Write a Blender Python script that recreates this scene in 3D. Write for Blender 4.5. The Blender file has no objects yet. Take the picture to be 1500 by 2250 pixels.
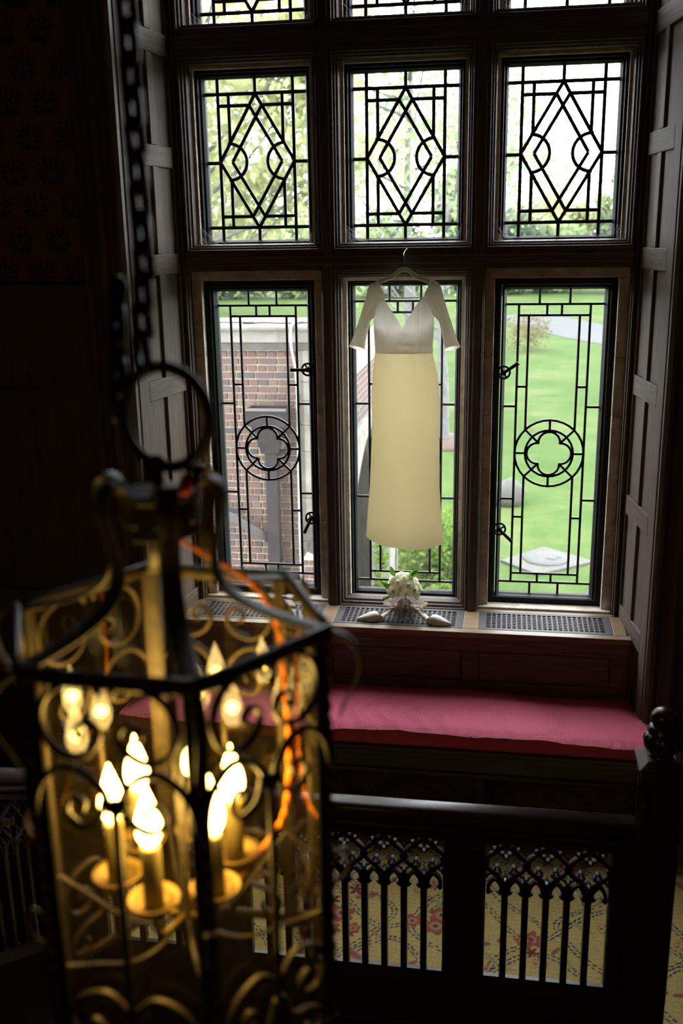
import bpy, math, random
from mathutils import Vector, Matrix
from mathutils.geometry import delaunay_2d_cdt
import numpy as np
random.seed(7)
PI = math.pi
SC = bpy.context.scene
COL = SC.collection

# ------------------------------------------------------------------ camera, sky, exposure
def make_camera():
    yaw, pitch, roll = 0.16522, 0.27291, -0.01660
    f = Vector((-math.sin(yaw)*math.cos(pitch), math.cos(yaw)*math.cos(pitch), -math.sin(pitch)))
    r = f.cross(Vector((0, 0, 1))).normalized()
    u = r.cross(f)
    c, s = math.cos(roll), math.sin(roll)
    rr, uu = c*r + s*u, -s*r + c*u
    cam = bpy.data.cameras.new('camera')
    cam.sensor_fit = 'HORIZONTAL'; cam.sensor_width = 24.0; cam.lens = 35.0
    cam.clip_start = 0.05; cam.clip_end = 600
    cam.dof.use_dof = True; cam.dof.focus_distance = 5.05; cam.dof.aperture_fstop = 2.8
    o = bpy.data.objects.new('camera', cam)
    o.matrix_world = Matrix(((rr.x, uu.x, -f.x, 0.5148), (rr.y, uu.y, -f.y, -5.1845), (rr.z, uu.z, -f.z, 2.7691), (0, 0, 0, 1)))
    COL.objects.link(o); SC.camera = o
make_camera()

SKY_STRENGTH = 13.0
w = bpy.data.worlds.new('overcast_sky'); SC.world = w; w.use_nodes = True
bg = w.node_tree.nodes['Background']
bg.inputs[0].default_value = (0.93, 0.965, 1.0, 1); bg.inputs[1].default_value = SKY_STRENGTH
vs = SC.view_settings
vs.view_transform = 'Standard'; vs.look = 'None'; vs.gamma = 1.0; vs.exposure = 0.0; vs.use_curve_mapping = False
SC.cycles.transparent_max_bounces = 24
SC.cycles.max_bounces = 8; SC.cycles.diffuse_bounces = 4; SC.cycles.glossy_bounces = 3; SC.cycles.transmission_bounces = 4
SC.cycles.sample_clamp_indirect = 6.0
SC.cycles.caustics_reflective = False; SC.cycles.caustics_refractive = False

# ------------------------------------------------------------------ mesh helpers
class MB:
    def __init__(s): s.v = []; s.f = []
    def add(s, vs, fs):
        o = len(s.v); s.v += [tuple(p) for p in vs]; s.f += [tuple(i+o for i in f) for f in fs]; return s
    def box(s, x0, x1, y0, y1, z0, z1):
        return s.add([(x0,y0,z0),(x1,y0,z0),(x1,y1,z0),(x0,y1,z0),(x0,y0,z1),(x1,y0,z1),(x1,y1,z1),(x0,y1,z1)],
                     [(3,2,1,0),(4,5,6,7),(0,1,5,4),(1,2,6,5),(2,3,7,6),(3,0,4,7)])
    def hexa(s, p):   # eight corners, bottom ring then top ring
        return s.add(p, [(3,2,1,0),(4,5,6,7),(0,1,5,4),(1,2,6,5),(2,3,7,6),(3,0,4,7)])
    def prism(s, poly, z0, z1, fn=lambda a, b, c: (a, b, c)):
        n = len(poly)
        vs = [fn(a, b, z0) for a, b in poly] + [fn(a, b, z1) for a, b in poly]
        fs = [tuple(range(n-1, -1, -1)), tuple(range(n, 2*n))] + [(i, (i+1) % n, n+(i+1) % n, n+i) for i in range(n)]
        return s.add(vs, fs)
    def lathe(s, prof, c=(0,0,0), n=16, mod=None):
        vs = []; fs = []
        for r, z in prof:
            for i in range(n):
                a = 2*PI*i/n; q = r*(mod(a, z) if mod else 1)
                vs.append((c[0]+q*math.cos(a), c[1]+q*math.sin(a), c[2]+z))
        m = len(prof)
        for j in range(m-1):
            for i in range(n):
                fs.append((j*n+i, j*n+(i+1) % n, (j+1)*n+(i+1) % n, (j+1)*n+i))
        if prof[0][0] > 1e-4: fs.append(tuple(range(n-1, -1, -1)))
        if prof[-1][0] > 1e-4: fs.append(tuple((m-1)*n+i for i in range(n)))
        return s.add(vs, fs)
    def tube(s, pts, r, n=8, closed=False, flat=1.0):
        P = [Vector(p) for p in pts]; m = len(P); vs = []; fs = []; ref = None
        for j in range(m):
            if closed: t = P[(j+1) % m]-P[j-1]
            else: t = P[min(j+1, m-1)]-P[max(j-1, 0)]
            t.normalize()
            if ref is None:
                ref = Vector((0,0,1)) if abs(t.z) < .9 else Vector((1,0,0))
            b = t.cross(ref).normalized(); ref = b.cross(t).normalized()
            rr = r(j/(m-1)) if callable(r) else r
            for i in range(n):
                a = 2*PI*i/n
                vs.append(P[j]+b*(rr*math.cos(a))+ref*(rr*flat*math.sin(a)))
        k = m if closed else m-1
        for j in range(k):
            q = ((j+1) % m)*n
            for i in range(n): fs.append((j*n+i, j*n+(i+1) % n, q+(i+1) % n, q+i))
        if not closed: fs += [tuple(range(n-1, -1, -1)), tuple((m-1)*n+i for i in range(n))]
        return s.add(vs, fs)
    def bar(s, pts, N, w, d, closed=False, taper=None, chamfer=True):
        # a flat bar of width w (in the curve's plane) and depth d (along N), swept along a planar path
        N = Vector(N).normalized(); P = [Vector(p) for p in pts]; m = len(P); vs = []; fs = []
        for j in range(m):
            if closed: t = P[(j+1) % m]-P[j-1]
            else: t = P[min(j+1, m-1)]-P[max(j-1, 0)]
            t = t-N*t.dot(N)
            if t.length < 1e-9: t = Vector((1,0,0))
            t.normalize(); b = N.cross(t)
            k = taper(j/(m-1)) if taper else 1
            a, c = w*.5*k, d*.5
            sec = [(-a,-c*.55),(-a*.6,-c),(a*.6,-c),(a,-c*.55),(a,c*.55),(a*.6,c),(-a*.6,c),(-a,c*.55)] if chamfer else [(-a,-c),(a,-c),(a,c),(-a,c)]
            for x, y in sec: vs.append(P[j]+b*x+N*y)
        n = 8 if chamfer else 4
        for j in range(m if closed else m-1):
            q = ((j+1) % m)*n
            for i in range(n): fs.append((j*n+i, j*n+(i+1) % n, q+(i+1) % n, q+i))
        if not closed: fs += [tuple(range(n-1, -1, -1)), tuple((m-1)*n+i for i in range(n))]
        return s.add(vs, fs)
    def ring(s, x0, x1, z0, z1, prof):
        # rectangular frame in the XZ plane, mitred: prof is a list of (inset, y), closed
        m = len(prof); vs = []
        for (cx, cz, sx, sz) in ((x0,z0,1,1),(x1,z0,-1,1),(x1,z1,-1,-1),(x0,z1,1,-1)):
            for o, y in prof: vs.append((cx+sx*o, y, cz+sz*o))
        fs = []
        for k in range(4):
            q = (k+1) % 4
            for i in range(m): fs.append((k*m+i, q*m+i, q*m+(i+1) % m, k*m+(i+1) % m))
        return s.add(vs, fs)
    def grid(s, nu, nv, fn, closed_u=False):
        vs = [fn(i/(nu if closed_u else nu-1), j/(nv-1)) for j in range(nv) for i in range(nu)]
        fs = []
        for j in range(nv-1):
            for i in range(nu if closed_u else nu-1):
                k = (i+1) % nu
                fs.append((j*nu+i, j*nu+k, (j+1)*nu+k, (j+1)*nu+i))
        return s.add(vs, fs)
    def ball(s, c, r, n=10, m=6, sq=(1,1,1)):
        prof = [(max(r*math.sin(PI*j/m), 1e-5), -r*math.cos(PI*j/m)) for j in range(m+1)]
        o = len(s.v); s.lathe(prof, (0,0,0), n)
        for i in range(o, len(s.v)):
            x, y, z = s.v[i]; s.v[i] = (c[0]+x*sq[0], c[1]+y*sq[1], c[2]+z*sq[2])
        return s
    def mesh(s, name, mat, smooth=False):
        me = bpy.data.meshes.new(name); me.from_pydata(s.v, [], s.f); me.update()
        if mat: me.materials.append(mat)
        if smooth: me.shade_smooth()
        return me
    def build(s, name, mat, parent=None, smooth=False, bevel=0, solid=0, subsurf=0, fix=True):
        me = s.mesh(name, mat, False)
        if fix:
            import bmesh
            bm = bmesh.new(); bm.from_mesh(me); bmesh.ops.recalc_face_normals(bm, faces=bm.faces); bm.to_mesh(me); bm.free()
        if smooth: me.shade_smooth()
        o = bpy.data.objects.new(name, me); COL.objects.link(o)
        if parent: o.parent = parent
        if solid:
            md = o.modifiers.new('solidify', 'SOLIDIFY'); md.thickness = solid; md.offset = 0
        if subsurf:
            md = o.modifiers.new('subdivision', 'SUBSURF'); md.levels = subsurf; md.render_levels = subsurf
        if bevel:
            md = o.modifiers.new('bevel', 'BEVEL'); md.width = bevel; md.segments = 2; md.limit_method = 'ANGLE'; md.angle_limit = math.radians(40)
        return o

def tag(o, label, cat, group=None, kind=None):
    o['label'] = label; o['category'] = cat
    if group: o['group'] = group
    if kind: o['kind'] = kind
    return o
def struct(o, label, cat): return tag(o, label, cat, None, 'structure')
def empty(name, loc=(0,0,0), rz=0):
    o = bpy.data.objects.new(name, None); o.empty_display_size = .05; COL.objects.link(o)
    o.location = loc; o.rotation_euler = (0,0,rz); return o
def inst(me, name, parent=None, loc=(0,0,0), rot=(0,0,0), scale=(1,1,1)):
    o = bpy.data.objects.new(name, me); COL.objects.link(o)
    if parent: o.parent = parent
    o.location = loc; o.rotation_euler = rot; o.scale = scale; return o
def smooth_path(pts, n=8, closed=False):
    # Catmull-Rom through the points
    P = [Vector(p) for p in pts]; m = len(P); out = []
    for i in range(m if closed else m-1):
        g = (lambda k: P[k % m]) if closed else (lambda k: P[min(max(k, 0), m-1)])
        a, b, c, d = g(i-1), g(i), g(i+1), g(i+2)
        for j in range(n):
            t = j/n
            out.append(.5*((2*b)+(c-a)*t+(2*a-5*b+4*c-d)*t*t+(3*b-a-3*c+d)*t**3))
    if not closed: out.append(P[-1])
    return out

# ------------------------------------------------------------------ materials
def mat(name, base=(.5,.5,.5), rough=.5, metal=0.0, spec=.5, build=None):
    m = bpy.data.materials.new(name); m.use_nodes = True
    nt = m.node_tree; b = nt.nodes['Principled BSDF']
    b.inputs['Base Color'].default_value = (*base, 1); b.inputs['Roughness'].default_value = rough
    b.inputs['Metallic'].default_value = metal; b.inputs['Specular IOR Level'].default_value = spec
    if build: build(nt, b)
    return m
def N(nt, t, **kw):
    n = nt.nodes.new(t)
    for k, v in kw.items():
        if k in n.inputs: n.inputs[k].default_value = v
        else: setattr(n, k, v)
    return n
def ramp(nt, fac, stops):
    r = nt.nodes.new('ShaderNodeValToRGB'); e = r.color_ramp.elements
    while len(e) < len(stops): e.new(.5)
    for q, (p, c) in zip(e, stops): q.position = p; q.color = (*c, 1)
    nt.links.new(fac, r.inputs['Fac']); return r
def bump(nt, b, h, strength=.2, dist=.002):
    n = N(nt, 'ShaderNodeBump', Strength=strength, Distance=dist)
    nt.links.new(h, n.inputs['Height']); nt.links.new(n.outputs['Normal'], b.inputs['Normal'])
def wood(c1, c2, scale=(18, 18, 1.2), bumpy=.25):
    def f(nt, b):
        tc = N(nt, 'ShaderNodeTexCoord'); mp = N(nt, 'ShaderNodeMapping'); mp.inputs['Scale'].default_value = scale
        nt.links.new(tc.outputs['Object'], mp.inputs['Vector'])
        no = N(nt, 'ShaderNodeTexNoise', Scale=4.0, Detail=8.0, Roughness=.65, Distortion=.6)
        nt.links.new(mp.outputs[0], no.inputs['Vector'])
        r = ramp(nt, no.outputs['Fac'], [(.3, c1), (.52, tuple((a+d)/2 for a, d in zip(c1, c2))), (.72, c2)])
        nt.links.new(r.outputs[0], b.inputs['Base Color'])
        bump(nt, b, no.outputs['Fac'], bumpy, .0015)
    return f
def noisy(c1, c2, scale=12, detail=6, bs=.3, bd=.003):
    def f(nt, b):
        tc = N(nt, 'ShaderNodeTexCoord')
        no = N(nt, 'ShaderNodeTexNoise', Scale=float(scale), Detail=float(detail), Roughness=.62)
        nt.links.new(tc.outputs['Object'], no.inputs['Vector'])
        r = ramp(nt, no.outputs['Fac'], [(.32, c1), (.7, c2)])
        nt.links.new(r.outputs[0], b.inputs['Base Color'])
        if bs: bump(nt, b, no.outputs['Fac'], bs, bd)
    return f
def randomized(stops, island=False, tex=.25):
    def f(nt, b):
        if island: src = N(nt, 'ShaderNodeNewGeometry').outputs['Random Per Island']
        else: src = N(nt, 'ShaderNodeObjectInfo').outputs['Random']
        r = ramp(nt, src, stops)
        tc = N(nt, 'ShaderNodeTexCoord'); no = N(nt, 'ShaderNodeTexNoise', Scale=40.0, Detail=5.0)
        nt.links.new(tc.outputs['Object'], no.inputs['Vector'])
        mx = N(nt, 'ShaderNodeMix', data_type='RGBA', blend_type='MULTIPLY'); mx.inputs[0].default_value = tex*2
        nt.links.new(r.outputs[0], mx.inputs[6]); nt.links.new(no.outputs['Color'], mx.inputs[7])
        nt.links.new(mx.outputs[2], b.inputs['Base Color'])
        bump(nt, b, no.outputs['Fac'], .3, .004)
    return f
def attr_color(name='pattern', rough_bump=0):
    def f(nt, b):
        a = N(nt, 'ShaderNodeAttribute', attribute_name=name)
        nt.links.new(a.outputs['Color'], b.inputs['Base Color'])
        if rough_bump:
            tc = N(nt, 'ShaderNodeTexCoord'); no = N(nt, 'ShaderNodeTexNoise', Scale=350.0, Detail=2.0)
            nt.links.new(tc.outputs['Object'], no.inputs['Vector']); bump(nt, b, no.outputs['Fac'], rough_bump, .002)
    return f
def glass(name, tint=(.95,.97,.96), dust=.0, dustcol=(.8,.75,.65), rough=.03):
    m = bpy.data.materials.new(name); m.use_nodes = True; nt = m.node_tree
    for n in list(nt.nodes): nt.nodes.remove(n)
    out = N(nt, 'ShaderNodeOutputMaterial'); tr = N(nt, 'ShaderNodeBsdfTransparent'); tr.inputs[0].default_value = (*tint, 1)
    gl = N(nt, 'ShaderNodeBsdfAnisotropic'); gl.inputs['Roughness'].default_value = rough; gl.inputs[0].default_value = (1,1,1,1)
    fr = N(nt, 'ShaderNodeFresnel', IOR=1.45); mx = N(nt, 'ShaderNodeMixShader')
    ge = N(nt, 'ShaderNodeNewGeometry'); inv = N(nt, 'ShaderNodeMath', operation='SUBTRACT'); inv.inputs[0].default_value = 1.0
    nt.links.new(ge.outputs['Backfacing'], inv.inputs[1]); mul = N(nt, 'ShaderNodeMath', operation='MULTIPLY')   # reflect once, at the face the ray enters
    nt.links.new(fr.outputs[0], mul.inputs[0]); nt.links.new(inv.outputs[0], mul.inputs[1])
    nt.links.new(mul.outputs[0], mx.inputs[0]); nt.links.new(tr.outputs[0], mx.inputs[1]); nt.links.new(gl.outputs[0], mx.inputs[2])
    last = mx
    if dust:
        tc = N(nt, 'ShaderNodeTexCoord'); no = N(nt, 'ShaderNodeTexNoise', Scale=30.0, Detail=6.0)
        nt.links.new(tc.outputs['Object'], no.inputs['Vector'])
        mm = N(nt, 'ShaderNodeMath', operation='MULTIPLY'); mm.inputs[1].default_value = dust*2
        nt.links.new(no.outputs['Fac'], mm.inputs[0])
        df = N(nt, 'ShaderNodeBsdfDiffuse'); tl = N(nt, 'ShaderNodeBsdfTranslucent'); ad = N(nt, 'ShaderNodeMixShader'); ad.inputs[0].default_value = .5
        df.inputs[0].default_value = tl.inputs[0].default_value = (*dustcol, 1)
        nt.links.new(df.outputs[0], ad.inputs[1]); nt.links.new(tl.outputs[0], ad.inputs[2])
        m2 = N(nt, 'ShaderNodeMixShader'); nt.links.new(mm.outputs[0], m2.inputs[0])
        nt.links.new(mx.outputs[0], m2.inputs[1]); nt.links.new(ad.outputs[0], m2.inputs[2]); last = m2
    nt.links.new(last.outputs[0], out.inputs[0]); return m
def cloth(name, col, trans, tcol=None, weave=900., rough=.8):
    def f(nt, b):
        tl = N(nt, 'ShaderNodeBsdfTranslucent'); tl.inputs[0].default_value = (*(tcol or col), 1)
        mx = N(nt, 'ShaderNodeMixShader'); mx.inputs[0].default_value = trans
        nt.links.new(b.outputs[0], mx.inputs[1]); nt.links.new(tl.outputs[0], mx.inputs[2])
        nt.links.new(mx.outputs[0], nt.nodes['Material Output'].inputs[0])
        if weave:
            tc = N(nt, 'ShaderNodeTexCoord'); no = N(nt, 'ShaderNodeTexNoise', Scale=weave, Detail=2.0)
            nt.links.new(tc.outputs['Object'], no.inputs['Vector']); bump(nt, b, no.outputs['Fac'], .15, .001)
    return mat(name, col, rough, 0, .15, f)
def emit(name, col, s):
    m = bpy.data.materials.new(name); m.use_nodes = True; nt = m.node_tree
    for n in list(nt.nodes): nt.nodes.remove(n)
    out = N(nt, 'ShaderNodeOutputMaterial'); e = N(nt, 'ShaderNodeEmission'); e.inputs[0].default_value = (*col, 1); e.inputs[1].default_value = s
    nt.links.new(e.outputs[0], out.inputs[0]); return m

def lawn_nodes(nt, b):
    tc = N(nt, 'ShaderNodeTexCoord')
    n1 = N(nt, 'ShaderNodeTexNoise', Scale=.45, Detail=9.0, Roughness=.75); n2 = N(nt, 'ShaderNodeTexNoise', Scale=14.0, Detail=6.0, Roughness=.7)
    for n in (n1, n2): nt.links.new(tc.outputs['Object'], n.inputs['Vector'])
    r = ramp(nt, n1.outputs['Fac'], [(.34, (.027,.054,.012)), (.5, (.042,.069,.019)), (.60, (.062,.080,.028)), (.70, (.088,.084,.042))])
    r2 = ramp(nt, n2.outputs['Fac'], [(.35, (.72,.74,.70)), (.65, (1.15,1.12,1.1))])
    mx = N(nt, 'ShaderNodeMix', data_type='RGBA', blend_type='MULTIPLY'); mx.inputs[0].default_value = 1
    nt.links.new(r.outputs[0], mx.inputs[6]); nt.links.new(r2.outputs[0], mx.inputs[7]); nt.links.new(mx.outputs[2], b.inputs['Base Color'])
M = {}
M['oak'] = mat('dark_oak', rough=.55, spec=.2, build=wood((.064,.044,.037), (.145,.103,.083)))
M['oak_h'] = mat('dark_oak_horizontal', rough=.55, spec=.2, build=wood((.064,.044,.037), (.145,.103,.083), (1.2,18,18)))
M['reveal'] = mat('lifted_reveal_oak', rough=.6, spec=.18, build=wood((.105,.078,.062), (.195,.148,.118), (16,16,1.0), .3))  # same timber as the dark oak; lifted shadows put into the lighter colour
M['reveal_h'] = mat('lifted_reveal_oak_horizontal', rough=.6, spec=.18, build=wood((.105,.078,.062), (.195,.148,.118), (1.2,1.2,16), .3))
M['sill'] = mat('sill_oak', rough=.45, build=wood((.16,.095,.05), (.36,.24,.14), (1.3,20,20), .3))
M['mahogany'] = mat('mahogany', rough=.28, build=wood((.018,.0065,.0055), (.038,.014,.011), (14,14,1.0), .05))
M['mahogany_h'] = mat('mahogany_horizontal', rough=.36, build=wood((.018,.0065,.0055), (.038,.014,.011), (1.0,14,14), .05))
M['carved'] = mat('carved_mahogany', rough=.55, spec=.35, build=wood((.018,.0065,.0055), (.038,.014,.011), (14,14,1.0), .05))
M['stone'] = mat('limestone', rough=.85, build=noisy((0.4312,0.3724,0.3038), (0.8232,0.7252,0.6076), 14, 8, .5, .004))
M['black'] = mat('black_iron_frame', (.014,.014,.015), .6, .0, .12)
M['lead'] = mat('lead_came', (.024,.023,.026), .45, .2, .3)
M['glass'] = glass('window_glass', (.955,.975,.97), .006, (.8,.82,.8), .02)
M['lglass'] = glass('lantern_glass', (.97,.95,.90), .002, (.85,.66,.25), .012)
M['grille'] = mat('bronze_grille', (.075,.065,.068), .62, .3)
M['void'] = mat('duct_black', (.008,.006,.006), .9)
M['ivory'] = cloth('ivory_crepe', (.86,.80,.68), .52, (.97,.87,.63))
M['ivory2'] = cloth('ivory_crepe_lined', (.82,.78,.72), .36, (.93,.86,.76))
M['ivory3'] = cloth('ivory_crepe_sleeve', (.86,.81,.74), .55, (.96,.89,.76))
M['oak_panel'] = mat('lifted_seat_back_oak', rough=.6, spec=.2, build=wood((.115,.085,.072), (.22,.165,.135), (1.2,18,18)))  # dark oak again, colour raised to make up for weak light there
M['velvet'] = cloth('cream_velvet', (.90,.86,.76), .2, None, 0, .8)
M['steel'] = mat('steel_hook', (.55,.55,.56), .25, 1.0)
M['rose'] = cloth('rose_petal', (.93,.89,.74), .55, (.97,.92,.70), 0, .6)
M['leaf'] = cloth('leaf_green', (.05,.13,.02), .35, (.13,.32,.03), 0, .4)
M['satin'] = mat('ivory_satin', (.88,.84,.79), .38)
M['lining'] = mat('shoe_lining', (.82,.70,.58), .5)
M['organza'] = cloth('blush_organza', (.78,.68,.62), .45, None, 0, .6)
M['iron'] = mat('wrought_iron', rough=.5, metal=.25, build=noisy((0.0298,0.0238,0.0187), (0.0723,0.0578,0.0442), 60, 4, .25, .001))
M['chain'] = mat('chain_iron', (.035,.033,.032), .4, .6)
def bulb_glass():
    m = emit('bulb_glow', (1.0,.70,.22), 13.0); nt = m.node_tree; e = [n for n in nt.nodes if n.type == 'EMISSION'][0]; out = [n for n in nt.nodes if n.type == 'OUTPUT_MATERIAL'][0]
    t = N(nt, 'ShaderNodeBsdfTransparent'); a = N(nt, 'ShaderNodeAddShader'); nt.links.new(e.outputs[0], a.inputs[0]); nt.links.new(t.outputs[0], a.inputs[1]); nt.links.new(a.outputs[0], out.inputs[0])
    return m
M['bulb'] = bulb_glass()
M['candle'] = mat('candle_sleeve', (.17,.135,.05), .6)
M['brass'] = mat('aged_brass', (.22,.14,.035), .45, .5)
M['cord'] = cloth('silk_cord', (.95,.36,.03), .35, (1,.42,.04), 0, .5)
M['red'] = mat('red_plastic', (.62,.03,.025), .45)
def cushion_nodes(nt, b):
    tc = N(nt, 'ShaderNodeTexCoord'); mp = N(nt, 'ShaderNodeMapping'); mp.inputs['Scale'].default_value = (75, 75, 75)
    nt.links.new(tc.outputs['Object'], mp.inputs['Vector'])
    vo = N(nt, 'ShaderNodeTexVoronoi', Scale=1.0); vo.inputs['Randomness'].default_value = .15
    nt.links.new(mp.outputs[0], vo.inputs['Vector'])
    r = ramp(nt, vo.outputs['Distance'], [(.16, (.46,.045,.11)), (.26, (.86,.165,.27))])
    nt.links.new(r.outputs[0], b.inputs['Base Color'])
    no = N(nt, 'ShaderNodeTexNoise', Scale=260.0, Detail=2.0); nt.links.new(tc.outputs['Object'], no.inputs['Vector'])
    bump(nt, b, no.outputs['Fac'], .3, .001)
M['cushion'] = mat('raspberry_damask', rough=.75, spec=.25, build=cushion_nodes)
M['piping'] = mat('raspberry_piping', (0.5200,0.1300,0.1560), .7)
M['boxing'] = mat('raspberry_boxing', (.70,.075,.14), .8)
M['rug'] = mat('rug_wool', rough=.95, spec=.1, build=attr_color('pattern', .5))
M['paper'] = mat('printed_wallpaper', rough=.9, spec=.1, build=attr_color('pattern'))
M['plaster'] = mat('hall_plaster', (0.2475,0.1800,0.1260), .9)
BR = [(0, (0.0875,0.0437,0.0390)), (.25, (0.1061,0.0564,0.0468)), (.45, (0.0796,0.0437,0.0429)), (.6, (0.1167,0.0764,0.0565)), (.74, (0.0636,0.0419,0.0468)), (.86, (0.0928,0.0528,0.0488)), (.95, (.047,.041,.042))]
M['brick'] = mat('brick_clay', rough=.9, build=randomized(BR))
M['brick_i'] = mat('brick_clay_far', rough=.9, build=randomized(BR, True))
M['mortar'] = mat('mortar', rough=.95, build=noisy((0.2321,0.1945,0.1414), (0.3315,0.2873,0.2166), 30, 5, .4, .004))
M['cast'] = mat('cast_stone', rough=.85, build=noisy((0.0900,0.0825,0.0705), (0.1575,0.1470,0.1290), 5, 8, .3, .01))
M['cast_d'] = mat('dark_cast_stone', rough=.85, build=noisy((.026,.022,.019), (.058,.049,.043), 9, 8, .3, .01))
M['gutter'] = mat('painted_downpipe', rough=.8, spec=.1, build=noisy((.019,.0155,.0155), (.030,.025,.025), 8, 6, .0, .002))
M['zinc'] = mat('bare_zinc', (.072,.066,.066), .5, .2)
M['white'] = mat('white_conduit', (.20,.205,.21), .5)
M['grass'] = mat('lawn_grass', rough=.95, spec=.05, build=lawn_nodes)
M['asphalt'] = mat('drive_asphalt', rough=.9, build=noisy((0.0165,0.0170,0.0181), (0.0226,0.0234,0.0248), 2, 5, 0))
M['pad'] = mat('slab_stone', rough=.9, build=noisy((.042,.038,.033), (.060,.056,.050), 5, 8, .2, .01))
M['cover'] = mat('cover_iron', rough=.8, build=noisy((.030,.031,.030), (.046,.047,.046), 9, 6, .2, .01))
M['mulch'] = mat('bark_mulch', rough=.95, build=noisy((.035,.016,.012), (.065,.034,.026), 12, 6, .5, .02))
M['bark'] = mat('pale_bark', rough=.95, build=noisy((.060,.058,.056), (.12,.117,.112), 6, 8, .6, .02))
def foliage(name, stops, trans=.45):
    def f(nt, b):
        src = N(nt, 'ShaderNodeNewGeometry').outputs['Random Per Island']; r = ramp(nt, src, stops)
        nt.links.new(r.outputs[0], b.inputs['Base Color'])
        tl = N(nt, 'ShaderNodeBsdfTranslucent'); nt.links.new(r.outputs[0], tl.inputs[0])
        mx = N(nt, 'ShaderNodeMixShader'); mx.inputs[0].default_value = trans
        nt.links.new(b.outputs[0], mx.inputs[1]); nt.links.new(tl.outputs[0], mx.inputs[2])
        nt.links.new(mx.outputs[0], nt.nodes['Material Output'].inputs[0])
    return mat(name, rough=.8, spec=.1, build=f)
M['fol_y'] = foliage('spring_foliage_yellow', [(0, (0.2635,0.2805,0.1275)), (.5, (0.3400,0.3315,0.1700)), (1, (0.2890,0.3230,0.1700))])
M['fol_g'] = foliage('spring_foliage_green', [(0, (0.1232,0.1812,0.0798)), (.5, (0.1885,0.2392,0.1087)), (1, (0.2465,0.2755,0.1450))])
M['fol_d'] = foliage('evergreen_foliage', [(0, (.045,.065,.048)), (.5, (.068,.092,.064)), (1, (.09,.115,.075))])
M['fol_b'] = foliage('shrub_foliage', [(0, (0.0450,0.0930,0.0180)), (.5, (0.1125,0.1725,0.0330)), (1, (0.1800,0.2325,0.0630))])
M['web'] = mat('spider_silk', (.55,.52,.48), .7)

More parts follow.
